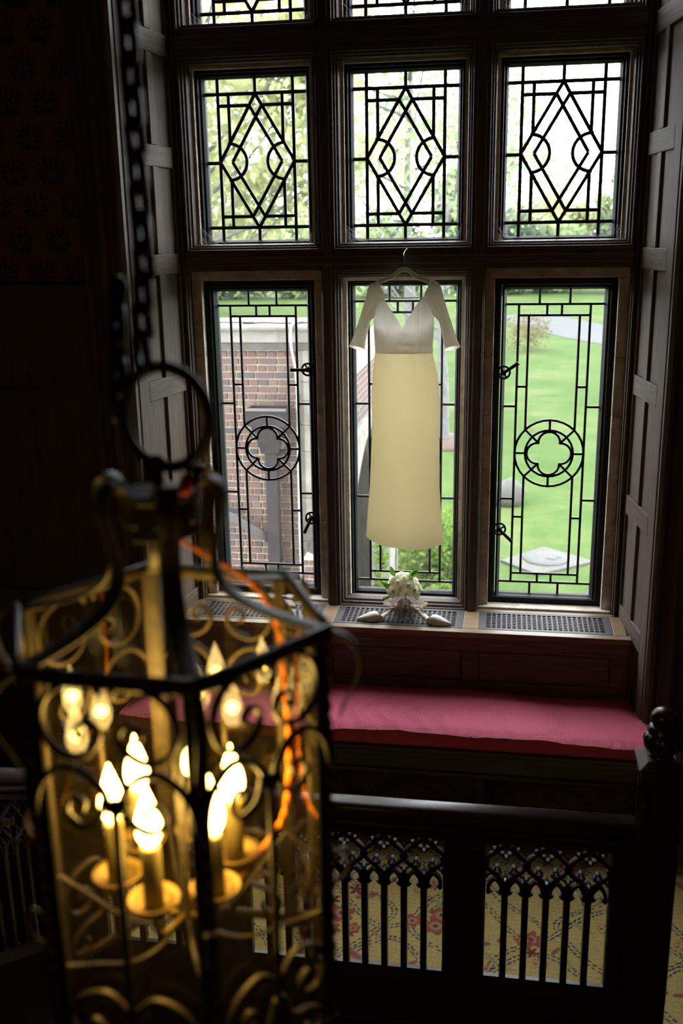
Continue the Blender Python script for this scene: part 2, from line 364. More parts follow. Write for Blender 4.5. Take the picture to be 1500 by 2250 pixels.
# ------------------------------------------------------------------ the room shell
FACE = -.17          # front face of mullions and transoms; glass stands at y = 0
def room():
    f = empty('floor'); struct(f, 'dark timber landing floor under the patterned rug', 'floor')
    n = 14
    for i in range(n):
        y0 = -2.20+i*(1.76/n)
        MB().box(-2.9, 2.9, y0+.0015, y0+1.76/n-.0015, -.05, -.004).build('floor_board', M['oak_h'], f)
    MB().box(-2.95, 2.95, -2.203, -.30, -.16, -.052).build('subfloor', M['oak_h'], f)
    l = MB().box(-3.0, 3.0, -8, -.7, -2.7, -2.6).build('floor_lower', M['carved']); struct(l, 'dark floor of the hall below the landing', 'floor')
    for nm, b, t in (('ceiling', (-3.0,3.0,-8.0,-.6,5.3,5.4), 'dark ceiling above the stair hall'),
                     ('wall_left_side', (-3.1,-3.0,-8.1,-.6,-2.7,5.4), 'dim plastered wall on the left side of the stair hall'),
                     ('wall_right_side', (3.0,3.1,-8.1,-.6,-2.7,5.4), 'dim plastered wall on the right side of the stair hall'),
                     ('wall_rear', (-3.0,3.0,-8.1,-8.0,-2.7,5.4), 'dim plastered wall behind the stair hall')):
        o = MB().box(*b).build(nm, M['plaster']); struct(o, t, nm.split('_')[0])
    # gallery floor the photographer stands on
    g = MB().box(-.75, 3.0, -8, -4.75, 1.0, 1.15).build('floor_gallery', M['oak_h']); struct(g, 'upper gallery floor of the stair hall', 'floor')
    # flank walls either side of the bay
    for s, nm, side in ((-1, 'wall_left', 'left'), (1, 'wall_right', 'right')):
        wl = empty(nm, (s*2.2, -.62, 0)); struct(wl, 'flank wall %s of the bay, panelled dado below, faded block-printed wallpaper above' % side, 'wall')
        def p(mb, name, m, bev=0):
            o = mb.build(name, m, None, bevel=bev); o.parent = wl; o.matrix_parent_inverse = Matrix.Translation((-s*2.2, .62, 0)); return o
        X0, X1 = sorted((s*1.27, s*3.0))
        p(MB().box(X0, X1, -.62, -.03, -2.7, 5.4), 'wall_core', M['plaster'])
        # wallpaper: printed sprigs
        x0, x1 = sorted((s*1.30, s*3.0)); z0, z1 = 2.55, 5.3
        st = .0075; nx = int((x1-x0)/st); nz = int((z1-z0)/st)
        if s > 0: nx, nz = 40, 40
        xs = np.linspace(x0, x1, nx); zs = np.linspace(z0, z1, nz)
        Xg, Zg = np.meshgrid(xs, zs)
        base = np.array([.17,.095,.034]); col = np.tile(base, (nz, nx, 1))
        px_, pz = .185, .30
        row = np.floor(Zg/pz*2).astype(int); off = (row % 2)*.5
        u = ((Xg/px_+off) % 1-.5)*px_; v = ((Zg*2/pz) % 1-.5)*pz/2
        th = np.arctan2(v+.02, u); rr = np.hypot(u, v+.02)
        stem = (np.abs(u) < .004) & (v > -.06) & (v < .055)
        leaves = (np.abs(np.sin(5*th)) > .55) & (rr < .062) & (rr > .02) & (v > -.055)
        foot = (np.abs(u) < .045) & (np.abs(v+.058) < .012) & (np.abs(np.sin(u*110)) > .4)
        bl = (np.abs(np.sin(7*th)) > .75) & (rr > .05) & (rr < .082) & (v > 0)
        col[leaves] = (.045,.055,.04); col[stem] = (.04,.045,.035); col[foot] = (.035,.055,.042); col[bl] = (.13,.04,.03)
        mb = MB(); mb.v = [(a, -.6225, b) for b in zs for a in xs]
        mb.f = [(j*nx+i, j*nx+i+1, (j+1)*nx+i+1, (j+1)*nx+i) for j in range(nz-1) for i in range(nx-1)]
        me = mb.mesh('wallpaper', M['paper'])
        ca = me.color_attributes.new('pattern', 'FLOAT_COLOR', 'POINT')
        ca.data.foreach_set('color', np.concatenate([col, np.ones((nz, nx, 1))], 2).astype(np.float32).ravel())
        o = bpy.data.objects.new('wallpaper', me); COL.objects.link(o); o.parent = wl; o.matrix_parent_inverse = Matrix.Translation((-s*2.2, .62, 0))
        # dado: cap, stiles, rails and sunk panels
        p(MB().box(X0, X1, -.70, -.62, 2.50, 2.56).box(X0, X1, -.68, -.62, 2.46, 2.50), 'dado_cap', M['oak_h'], .006)
        for z0, z1 in ((.0,.14), (.92,1.02), (1.98,2.06), (2.34,2.46)):
            p(MB().box(X0, X1, -.655, -.62, z0, z1), 'rail', M['oak_h'], .004)
        for k in range(5):
            xa = s*(1.42+k*.36)
            p(MB().box(min(xa, xa+s*.08), max(xa, xa+s*.08), -.650, -.62, 0, 2.46), 'stile', M['oak'], .004)
            for z0, z1 in ((.14,.92), (1.02,1.98), (2.06,2.34)):
                a, b_ = sorted((xa+s*.08, xa+s*.36)); p(MB().box(a, b_, -.632, -.62, z0, z1), 'panel', M['oak'])
        # moulded pilaster casing at the mouth of the bay (plan profile, swept upwards)
        prof = [(1.205,-.655),(1.205,-.72),(1.222,-.735),(1.240,-.735),(1.248,-.715),(1.262,-.705),(1.278,-.715),(1.290,-.742),(1.312,-.750),(1.330,-.742),
                (1.338,-.712),(1.352,-.702),(1.368,-.712),(1.378,-.735),(1.400,-.735),(1.408,-.700),(1.424,-.690),(1.424,-.60),(1.205,-.60)]
        c = MB().prism([(s*x, y) for x, y in prof], 0, 5.3).build('trim_casing_%s' % side, M['oak'])
        struct(c, 'reeded dark timber casing at the %s mouth of the window bay' % side, 'trim')
room()

def reveals():
    # panelled cheeks of the bay, slightly splayed; d runs from the window towards the room
    tops = [4.70, 4.20, 3.694, 3.188, 2.684, 2.087, 1.485, .895]
    for s, side in ((-1, 'left'), (1, 'right')):
        a0, a1 = Vector((s*1.12, -.10, 0)), Vector((s*1.2, -.68, 0))
        L = (a1-a0).length; t = (a1-a0).normalized(); n = Vector((-s*t.y*-1, 0, 0))
        n = Vector((0,0,1)).cross(t); n = n if n.x*s < 0 else -n
        wl = empty('wall_reveal_%s' % side, (s*1.16, -.39, .0)); struct(wl, 'panelled oak cheek on the %s of the window bay' % side, 'wall')
        def blk(name, d0, d1, z0, z1, h0, h1, m, bev=.004):
            c = []
            for z in (z0, z1):
                for d, h in ((d0,h0),(d1,h0),(d1,h1),(d0,h1)): c.append(tuple(a0+t*d+n*h+Vector((0,0,z))))
            o = MB().hexa(c).build(name, m, None, bevel=bev); o.parent = wl; o.matrix_parent_inverse = Matrix.Translation((-s*1.16, .39, 0)); return o
        blk('backing', -.03, L, -.02, 5.0, -.05, -.018, M['reveal'], 0)
        blk('stile', 0, .085, .3, 5.0, -.018, 0, M['reveal']); blk('stile', L-.10, L, .3, 5.0, -.018, 0, M['reveal'])
        m0, m1 = .245, .305
        for i, z in enumerate(tops):
            blk('rail', .085, L-.10, z-.098, z, -.018, 0, M['reveal_h'])
            zb = (tops[i+1] if i+1 < len(tops) else .4)
            blk('muntin', m0, m1, zb, z-.098, -.018, 0, M['reveal'])
            blk('panel', .085, m0, zb, z-.098, -.018, -.014, M['reveal'], 0); blk('panel', m1, L-.10, zb, z-.098, -.018, -.014, M['reveal'], 0)
    c = MB().box(-1.25, 1.25, -.70, .16, 4.90, 5.4).build('ceiling_bay', M['oak_h']); struct(c, 'timber ceiling of the window bay', 'ceiling')
reveals()

# ------------------------------------------------------------------ window wall: mullions, transoms, mouldings
def window_wall():
    wl = empty('wall_back', (0, 0, 0)); struct(wl, 'dark timber and stone window wall with mullions and transoms', 'wall')
    for s in (-1, 1):
        MB().box(min(s*.345,s*.405), max(s*.345,s*.405), FACE, -.075, .821, 4.9).build('mullion', M['oak'], wl, bevel=.006)
        MB().box(min(s*.352,s*.398), max(s*.352,s*.398), FACE-.012, FACE, .821, 4.9).build('mullion_fillet', M['oak'], wl, bevel=.005)
        MB().box(min(s*.306,s*.410), max(s*.306,s*.410), -.075, .03, .7, 2.6).build('mullion_core', M['stone'], wl)
        MB().box(min(s*.306,s*.444), max(s*.306,s*.444), -.075, .03, 2.58, 4.9).build('mullion_core', M['stone'], wl)
        MB().box(min(s*1.098,s*1.16), max(s*1.098,s*1.16), FACE+.02, -.05, .82, 4.9).build('jamb', M['oak'], wl, bevel=.006)
        MB().box(min(s*1.056,s*1.4), max(s*1.056,s*1.4), -.06, .03, -2.7, 5.4).build('jamb_core', M['stone'], wl)
        MB().box(min(s*1.106,s*1.118), max(s*1.106,s*1.118), FACE, FACE+.02, .82, 4.9).build('jamb_bead', M['oak'], wl, bevel=.003)
    for z0, z1 in ((2.592, 2.688), (3.603, 3.713)):
        MB().box(-1.10, 1.10, FACE-.004, -.075, z0, z1).build('transom', M['oak_h'], wl, bevel=.006)
        MB().box(-1.10, 1.10, FACE-.016, FACE-.004, z0+.028, z1-.028).build('transom_fillet', M['oak_h'], wl, bevel=.005)
        MB().box(-1.06, 1.06, -.075, .03, z0-.03, z1+.0).build('transom_core', M['stone'], wl)
    MB().box(-1.4, 1.4, -.06, .04, 4.70, 5.4).build('lintel', M['stone'], wl)
    MB().box(-1.4, 1.4, -.06, .04, -2.7, .80).build('apron', M['stone'], wl)
    # stepped timber mouldings round the fixed lights
    step = [(0,FACE),(.010,FACE),(.014,FACE+.018),(.022,FACE+.018),(.024,FACE+.035),(.033,FACE+.040),(.039,FACE+.075),(.039,-.07),(0,-.07)]
    rects = [(0, .345, .815, 2.592)]
    for c in (-.75, 0, .75):
        rects.append((c, .345, 2.686, 3.603)); rects.append((c, .345, 3.712, 4.66))
    for c, h, z0, z1 in rects: MB().ring(c-h, c+h, z0, z1, step).build('moulding', M['oak'], wl)
window_wall()

def seg_arc(cx, cz, r, a0, a1, n):
    return [(cx+r*math.cos(a0+(a1-a0)*i/n), cz+r*math.sin(a0+(a1-a0)*i/n)) for i in range(n+1)]
def pattern_upper(W, H):
    P = []
    def L(*uv): P.append([((u-.5)*W, (.5-v)*H) for u, v in uv])
    L((.13,0),(.13,1)); L((.87,0),(.87,1)); L((0,.093),(1,.093)); L((0,.917),(1,.917))
    L((.5,0),(.5,.093)); L((.5,.917),(.5,1)); L((0,.51),(.13,.51)); L((.87,.51),(1,.51))
    # double diamond
    T, B, Lf, Rt = (.5,.093), (.5,.917), (.13,.505), (.87,.505)
    L(T, Lf, B, Rt, T)
    def lerp(a, b, t): return (a[0]+(b[0]-a[0])*t, a[1]+(b[1]-a[1])*t)
    t = .168
    L(lerp(T,Rt,t), (.252,.505), lerp(B,Rt,t)); L(lerp(T,Lf,t), (.748,.505), lerp(B,Lf,t))
    for s in (-1, 1):
        u = .5+s*.265
        tt = abs((u-.5)/.37)      # crossing of the inner upright with the outer diamond
        v1 = .093+(.505-.093)*tt; v2 = .917-(.917-.505)*tt
        L((u,.093),(u,v1)); L((u,v2),(u,.917))
        k = .5+s*.37
        a = .072; ue = .5+s*(a*.37/.412)
        L((k,.163),(ue-s*.0,.163)); L((k,.847),(ue,.847))
        # half-round loop
        cx, cz, r = s*.272*W, 0.0, .168*W
        arc = seg_arc(cx, cz, r, PI/2-.10, 3*PI/2+.10, 14) if s > 0 else seg_arc(cx, cz, r, PI/2+.10, -PI/2-.10, 14)
        P.append([(x, z+(.5-.505)*H) for x, z in arc])
    return P
def pattern_lower(W, H):
    P = []
    def L(*uv): P.append([((u-.5)*W, (.5-v)*H) for u, v in uv])
    L((0,.047),(1,.047)); L((0,.958),(1,.958))
    for u in (.345,.655): L((u,0),(u,.047)); L((u,.958),(u,1))
    L((.135,.081),(.865,.081)); L((.135,.928),(.865,.928))
    for u in (.425,.575): L((u,.047),(u,.081)); L((u,.928),(u,.958))
    cv = .519; cz = (.5-cv)*H; R1, R2 = .365*W, .255*W
    L((.135,.047),(.135,.958)); L((.865,.047),(.865,.958))
    for s in (-1, 1):
        u = .5+s*.26
        dz = math.sqrt(R1**2-(.26*W)**2)/H
        L((u,.081),(u,cv-dz)); L((u,cv+dz),(u,.928))
        L((u,.304),(.5+s*.365,.304)); L((u,.733),(.5+s*.365,.733))
        e = .5+s*.5
        L((e,.367),(.5+s*.365,.367)); L((e,.672),(.5+s*.365,.672))
    P.append(seg_arc(0, cz, R1, 0, 2*PI, 32)); P.append(seg_arc(0, cz, R2, 0, 2*PI, 28))
    # quatrefoil of four lobes
    q = .122*W; lr = .115*W
    foil = []
    for k in range(4):
        a = k*PI/2; c = (q*math.cos(a), q*math.sin(a))
        foil += seg_arc(c[0], cz+c[1], lr, a-PI*.545, a+PI*.545, 9)[:]
    foil.append(foil[0]); P.append(foil)
    cusp = math.hypot(*( (foil[9][0]+foil[10][0])/2, (foil[9][1]+foil[10][1])/2-cz))
    for k in range(8):
        a = k*PI/4; r0 = R2 if k % 2 == 0 else cusp
        P.append([(r0*math.cos(a), cz+r0*math.sin(a)), (R1*math.cos(a), cz+R1*math.sin(a))])
    return P
def split_panes(P, W, H):
    vs = []; es = []
    for pl in [[(-W/2,-H/2),(W/2,-H/2),(W/2,H/2),(-W/2,H/2),(-W/2,-H/2)]]+P:
        for i, p in enumerate(pl):
            vs.append(Vector(p))
            if i: es.append((len(vs)-2, len(vs)-1))
    ov, oe, of, _, oeo, _ = delaunay_2d_cdt(vs, es, [], 0, 1e-4)
    cons = set()
    for e, org in zip(oe, oeo):
        if org: cons.add(frozenset(e))
    par = list(range(len(of)))
    def find(i):
        while par[i] != i: par[i] = par[par[i]]; i = par[i]
        return i
    em = {}
    for i, f in enumerate(of):
        for k in range(3):
            e = frozenset((f[k], f[(k+1) % 3]))
            if e in cons: continue
            if e in em: par[find(i)] = find(em[e])
            else: em[e] = i
    groups = {}
    for i, f in enumerate(of): groups.setdefault(find(i), []).append(f)
    out = []
    for g in groups.values():
        pts = [ov[i] for f in g for i in f]
        if all(abs(p.x) <= W/2+1e-4 and abs(p.y) <= H/2+1e-4 for p in pts):
            area = sum(abs((ov[f[1]]-ov[f[0]]).cross(ov[f[2]]-ov[f[0]]))/2 for f in g)
            if area > 2e-5: out.append((g, ov))
    return out
def pane_meshes(P, W, H):
    res = []
    for g, ov in split_panes(P, W, H):
        ids = sorted({i for f in g for i in f}); mp = {k: j for j, k in enumerate(ids)}; n = len(ids)
        c = sum((ov[i] for i in ids), Vector((0,0)))/n
        v = [(ov[i].x-c.x, -.0015, ov[i].y-c.y) for i in ids]+[(ov[i].x-c.x, .0015, ov[i].y-c.y) for i in ids]
        f = [tuple(mp[i] for i in t) for t in g]+[tuple(mp[i]+n for i in reversed(t)) for t in g]
        cnt = {}
        for t in g:
            for k in range(3):
                e = (t[k], t[(k+1) % 3]); cnt[frozenset(e)] = cnt.get(frozenset(e), [])+[e]
        for k, l in cnt.items():
            if len(l) == 1: a, b = l[0]; f.append((mp[b], mp[a], mp[a]+n, mp[b]+n))
        mb = MB(); mb.add(v, f); res.append((mb.mesh('pane', M['glass']), (c.x, 0, c.y)))
    return res
def latch(parent, x, y, z, ang, s):
    # turned casement handle on a pierced rose plate
    mb = MB()
    c = Vector((x, y, z))
    mb.tube([c+Vector((.031*math.cos(a*PI/9), -.004, .031*math.sin(a*PI/9)))for a in range(18)], .0058, 6, True)
    for k in range(4):
        a = k*PI/2+.5; mb.tube([c, c+Vector((.031*math.cos(a), -.004, .031*math.sin(a)))], .005, 6)
    mb.lathe([(.014,0),(.014,.014),(.009,.026)], (0,0,0), 10)
    k = len(mb.v)-30
    for i in range(k, len(mb.v)):
        a, b_, d = mb.v[i]; mb.v[i] = (x+a, y-d, z+b_)
    o = mb.build('latch_rose', M['black'], parent, True)
    d = Vector((math.cos(ang), 0, math.sin(ang))); h = c+Vector((0,-.022,0))
    p = [h-d*.008, h+d*.02, h+d*.05+Vector((0,-.006,0)), h+d*.078+Vector((0,-.008,0)), h+d*.088+Vector((0,-.010,0))]
    MB().tube(smooth_path(p, 5), lambda t: .0075+.0025*t if t < .9 else .0115, 8).build('latch_lever', M['black'], o, True)
def windows():
    WU, HU = .517, .777
    PU = pattern_upper(WU, HU); meU = pane_meshes(PU, WU, HU)
    WL, HL = .482, 1.62
    PL = pattern_lower(WL, HL); meL = pane_meshes(PL, WL, HL)
    WC, HC = .521, 1.662
    PC = pattern_lower(WC, HC); meC = pane_meshes(PC, WC, HC)
    def lead(P, w): 
        mb = MB()
        for pl in P:
            d = math.hypot(pl[0][0]-pl[-1][0], pl[0][1]-pl[-1][1])
            cl = d < 1e-6 and len(pl) > 8
            if len(pl) <= 6:
                for a, b_ in zip(pl[:-1], pl[1:]): mb.bar([(a[0],0,a[1]),(b_[0],0,b_[1])], (0,1,0), w, .013)
            else: mb.bar([(a,0,b_) for a, b_ in (pl[:-1] if cl else pl)], (0,1,0), w, .013, cl)
        return mb
    lU = lead(PU, .0168).mesh('lead_cames', M['lead']); lL = lead(PL, .0122).mesh('lead_cames', M['lead']); lC = lead(PC, .0122).mesh('lead_cames', M['lead'])
    n = 0
    for row in range(3):
        for col, cx in enumerate((-.75, 0, .75)):
            n += 1
            pos = ('left', 'centre', 'right')[col]
            if row == 0:
                cz = 1.678
                root = empty('window_%d' % n, (cx, 0, cz))
                struct(root, ('tall leaded casement with round quatrefoil on the left, brick wing outside', 'tall leaded light behind the hanging gown',
                       'tall leaded casement with round quatrefoil on the right, lawn outside')[col], 'window')
                if col == 1:
                    MB().ring(-.306, .306, .818-cz, 2.553-cz, [(0,-.085),(.016,-.085),(.016,.03),(0,.03)]).build('stone_surround', M['stone'], root)
                    MB().ring(-.292, .292, .831-cz, 2.540-cz, [(0,-.05),(.012,-.05),(.016,-.03),(.024,-.03),(.033,-.006),(.033,.02),(0,.02)]).build('frame', M['black'], root)
                    MB().box(-.31, .31, -.13, -.04, .80-cz, .832-cz).build('stone_sill', M['stone'], root, bevel=.005)
                    pm, lm, gz, ghw = meC, lC, 1.678-cz, WC
                else:
                    sx = .002*(1 if col == 2 else -1)
                    # stone surround in separate blocks, then the iron casement
                    zb = [.80, .97, 1.27, 1.58, 1.86, 2.16, 2.543]
                    for s in (-1, 1):
                        x0, x1 = sorted((s*.297, s*.348))
                        for k in range(6):
                            MB().box(x0, x1, -.10-.002*(k % 2), .03, zb[k]-cz+.0008, zb[k+1]-cz-.0008).build('stone_block', M['stone'], root, bevel=.003)
                    MB().box(-.348, .348, -.10, .03, 2.5435-cz, 2.59-cz).build('stone_head', M['stone'], root, bevel=.003)
                    MB().box(-.348, .348, -.135, -.02, .785-cz, .832-cz).build('stone_sill', M['stone'], root, bevel=.006)
                    MB().ring(-.297, .297, .8325-cz, 2.543-cz, [(0,-.055),(.028,-.055),(.034,-.042),(.034,.02),(0,.02)]).build('frame', M['black'], root, bevel=.002)
                    MB().ring(-.262+sx, .262+sx, .850-cz, 2.507-cz, [(0,-.040),(.010,-.040),(.020,-.012),(.0225,-.006),(.0225,.02),(0,.02)]).build('casement', M['black'], root)
                    pm, lm, gz = meL, lL, 1.678-cz
                    side = 1 if col == 0 else -1
                    for hz, ang in ((2.085, PI if col == 0 else .62), (1.275, -PI*.64 if col == 0 else -.72)):
                        if col == 2: hz = 2.075 if hz > 2 else 1.245
                        latch(root, side*.243, -.052, hz-cz, ang, side)
            else:
                cz = 3.1295 if row == 1 else 4.1365
                root = empty('window_%d' % n, (cx, 0, cz))
                struct(root, 'leaded %s light with double diamond, %s, cobwebs in its corners' % (pos, 'above the transom' if row == 1 else 'topmost row'), 'window')
                MB().ring(-.306, .306, -.4365, .4365, [(0,-.085),(.0145,-.085),(.0145,.03),(0,.03)]).build('stone_surround', M['stone'], root)
                MB().ring(-.292, .292, -.4225, .4225, [(0,-.055),(.014,-.055),(.018,-.03),(.026,-.03),(.036,-.006),(.036,.02),(0,.02)]).build('frame', M['black'], root)
                MB().box(-.305, .305, -.15, -.05, -.442, -.430).build('stone_sill', M['stone'], root, bevel=.003)
                pm, lm, gz = meU, lU, 0
            inst(lm, 'lead_cames', root, (0, 0, gz))
            for me, c in pm:
                inst(me, 'pane', root, (c[0], c[1], c[2]+gz), (random.uniform(-.006,.006), 0, random.uniform(-.006,.006)))
    # cobwebs
    for row, cz in ((1, 3.1295), (2, 4.1365)):
        for cx in (-.75, 0, .75):
            mb = MB()
            for s in (-1, 1):
                c = Vector((cx+s*.288, -.05, cz-.418))
                for k in range(46):
                    a = Vector((c.x-s*random.uniform(0,.004), c.y+random.uniform(-.05,.03), c.z+random.random()**2*.10))
                    b_ = Vector((c.x-s*random.random()**1.5*.17, c.y+random.uniform(-.05,.03), c.z+random.uniform(0,.006)))
                    m = (a+b_)/2+Vector((random.uniform(-.015,.015), random.uniform(-.02,.01), -random.uniform(-.004,.015)))
                    m.z = max(m.z, c.z+.001)
                    mb.tube(smooth_path([a, m, b_], 3), .0004, 3)
            o = mb.build('cobweb', M['web'], None, fix=False)
            tag(o, 'wispy cobweb strands in the lower corners of the %s %s' % ({-.75:'left',0:'centre',.75:'right'}[cx], 'diamond light above the transom' if row == 1 else 'topmost light'), 'cobweb', 'cobwebs in the window corners', 'stuff')
windows()

# ------------------------------------------------------------------ sill, grilles, panelling, seat
SZ = .821
def sill():
    o = empty('trim_sill', (0, -.28, SZ)); struct(o, 'pale oak window sill board holding the three grilles', 'sill')
    def b(*a): 
        q = MB().box(*a).build('sill_board', M['sill'], None, bevel=.004); q.parent = o; q.matrix_parent_inverse = Matrix.Translation((0, .28, -SZ))
    b(-1.165, 1.165, -.478, -.425, SZ-.03, SZ); b(-1.13, 1.13, -.175, -.09, SZ-.03, SZ)
    for x0, x1 in ((-1.15,-1.085), (-.415,-.335), (.335,.415), (1.085,1.15)): b(x0, x1, -.4245, -.1755, SZ-.03, SZ)
    v = MB().box(-1.1, 1.1, -.44, -.12, .60, .62).build('duct_floor', M['void'], None); v.parent = o; v.matrix_parent_inverse = Matrix.Translation((0, .28, -SZ))
    # perforated grille
    mb = MB(); hx, hy = .335, .1245
    gx, gy = .296, .098
    mb.box(-hx, -gx, -hy, hy, 0, .004).box(gx, hx, -hy, hy, 0, .004).box(-gx, gx, -hy, -gy, 0, .004).box(-gx, gx, gy, hy, 0, .004)
    n, m = 23, 9
    for i in range(1, n): x = -gx+2*gx*i/n; mb.box(x-.0042, x+.0042, -gy, gy, .0, .0035)
    for j in range(1, m): y = -gy+2*gy*j/m; mb.box(-gx, gx, y-.0042, y+.0042, .0002, .0037)
    g = mb.mesh('vent_grille', M['grille'])
    for cx, lb in ((-.75, 'pierced bronze vent grille in the sill under the left casement'), (0, 'pierced bronze vent grille under the white shoes'), (.75, 'pierced bronze vent grille in the sill under the right casement')):
        q = inst(g, 'vent_grille', None, (cx, -.30, SZ-.0035)); tag(q, lb, 'vent grille', 'vent grilles along the sill')
    # panelling under the sill
    p = empty('wall_under_sill', (0, -.455, .6)); struct(p, 'dark oak panelling between the window sill and the seat', 'wall')
    def c(name, m, bev, *a):
        q = MB().box(*a).build(name, m, None, bevel=bev); q.parent = p; q.matrix_parent_inverse = Matrix.Translation((0, .455, -.6))
    c('backing', M['oak_panel'], 0, -1.2, 1.2, -.440, -.42, .0, .79)
    c('rail', M['oak_panel'], .003, -1.16, 1.16, -.456, -.44, .71, .79); c('rail', M['oak_panel'], .003, -1.16, 1.16, -.456, -.44, .38, .545)
    for x0, x1 in ((-1.16,-1.075), (-.425,-.335), (.335,.425), (1.075,1.16)): c('stile', M['oak_panel'], .003, x0, x1, -.456, -.44, .545, .71)
    for x0, x1 in ((-1.075,-.425), (-.335,.335), (.425,1.075)): c('panel', M['oak_panel'], .002, x0+.006, x1-.006, -.450, -.44, .551, .704)
    # the seat
    s = empty('window_seat', (0, -.7, 0)); tag(s, 'dark timber window seat with moulded apron under the raspberry cushion', 'bench')
    def d(name, bev, mb):
        q = mb.build(name, M['mahogany_h'], None, bevel=bev); q.parent = s; q.matrix_parent_inverse = Matrix.Translation((0, .7, 0))
    d('seat_board', .006, MB().box(-1.2, 1.2, -.70, -.458, .395, .424).box(-1.42, 1.42, -.962, -.70, .395, .424))
    d('apron', .004, MB().box(-1.40, 1.40, -.935, -.905, .27, .395).box(-1.41, 1.41, -.950, -.93, .365, .395).box(-1.41, 1.41, -.945, -.93, .27, .295))
    for x in (-1.34, -.45, .45, 1.34): d('leg', .004, MB().box(x-.035, x+.035, -.925, -.855, 0, .395))
    d('back_rail', .003, MB().box(-1.2, 1.2, -.49, -.46, .27, .395))
sill()

def cushion():
    o = empty('seat_cushion', (0, -.7, .424)); tag(o, 'raspberry pink patterned cushion filling the window seat', 'cushion')
    def half(y):   # half width as the cushion runs forward past the casing
        k = min(max((-.64-y)/.10, 0), 1); k = k*k*(3-2*k)
        return 1.165+.03*min(max((-.45-y)/.2, 0), 1)+.13*k
    Y0, Y1 = -.462, -.948
    def top(u, v):
        y = Y0+(Y1-Y0)*v; h = half(y); x = (u*2-1)*h
        e = min(v, 1-v)*(Y0-Y1); ex = (1-abs(u*2-1))*h
        puff = .022*(1-math.exp(-e/.04))*(1-math.exp(-ex/.05))
        z = .488+puff+.008*math.sin(x*3.1+1)+.004*math.sin(x*9+y*5)
        z += .0042*math.sin(x*46+math.sin(y*14)*2.5)*math.exp(-((v-.72)/.25)**2)*(1 if x < .3 else .35)
        z += .0040*math.sin(x*95+2*math.sin(x*17))*math.exp(-((1-v)/.07)**2)
        return (x, y+.7, z-.424)
    MB().grid(260, 40, top).build('top_panel', M['cushion'], o, True)
    # boxing round the sides
    outl = []
    for i in range(60): outl.append(top(i/59, 1))
    for i in range(1, 30): outl.append(top(1, 1-i/29))
    for i in range(1, 30): outl.append(top(0, i/29)) if False else None
    left = [top(0, i/29) for i in range(30)]
    loop = left+outl
    def box(u, v):
        p = loop[min(int(round(u*(len(loop)-1))), len(loop)-1)]
        b = .004*math.sin(PI*v)
        return (p[0]*(1+b*.2), p[1]-b*(1 if p[1] < -.2 else 0), p[2]*(1-v)+.001*v)
    MB().grid(len(loop), 6, box).build('boxing', M['boxing'], o, True)
    MB().tube([(p[0], p[1]-.001, p[2]) for p in loop], .0045, 6).build('piping', M['piping'], o, True)
cushion()

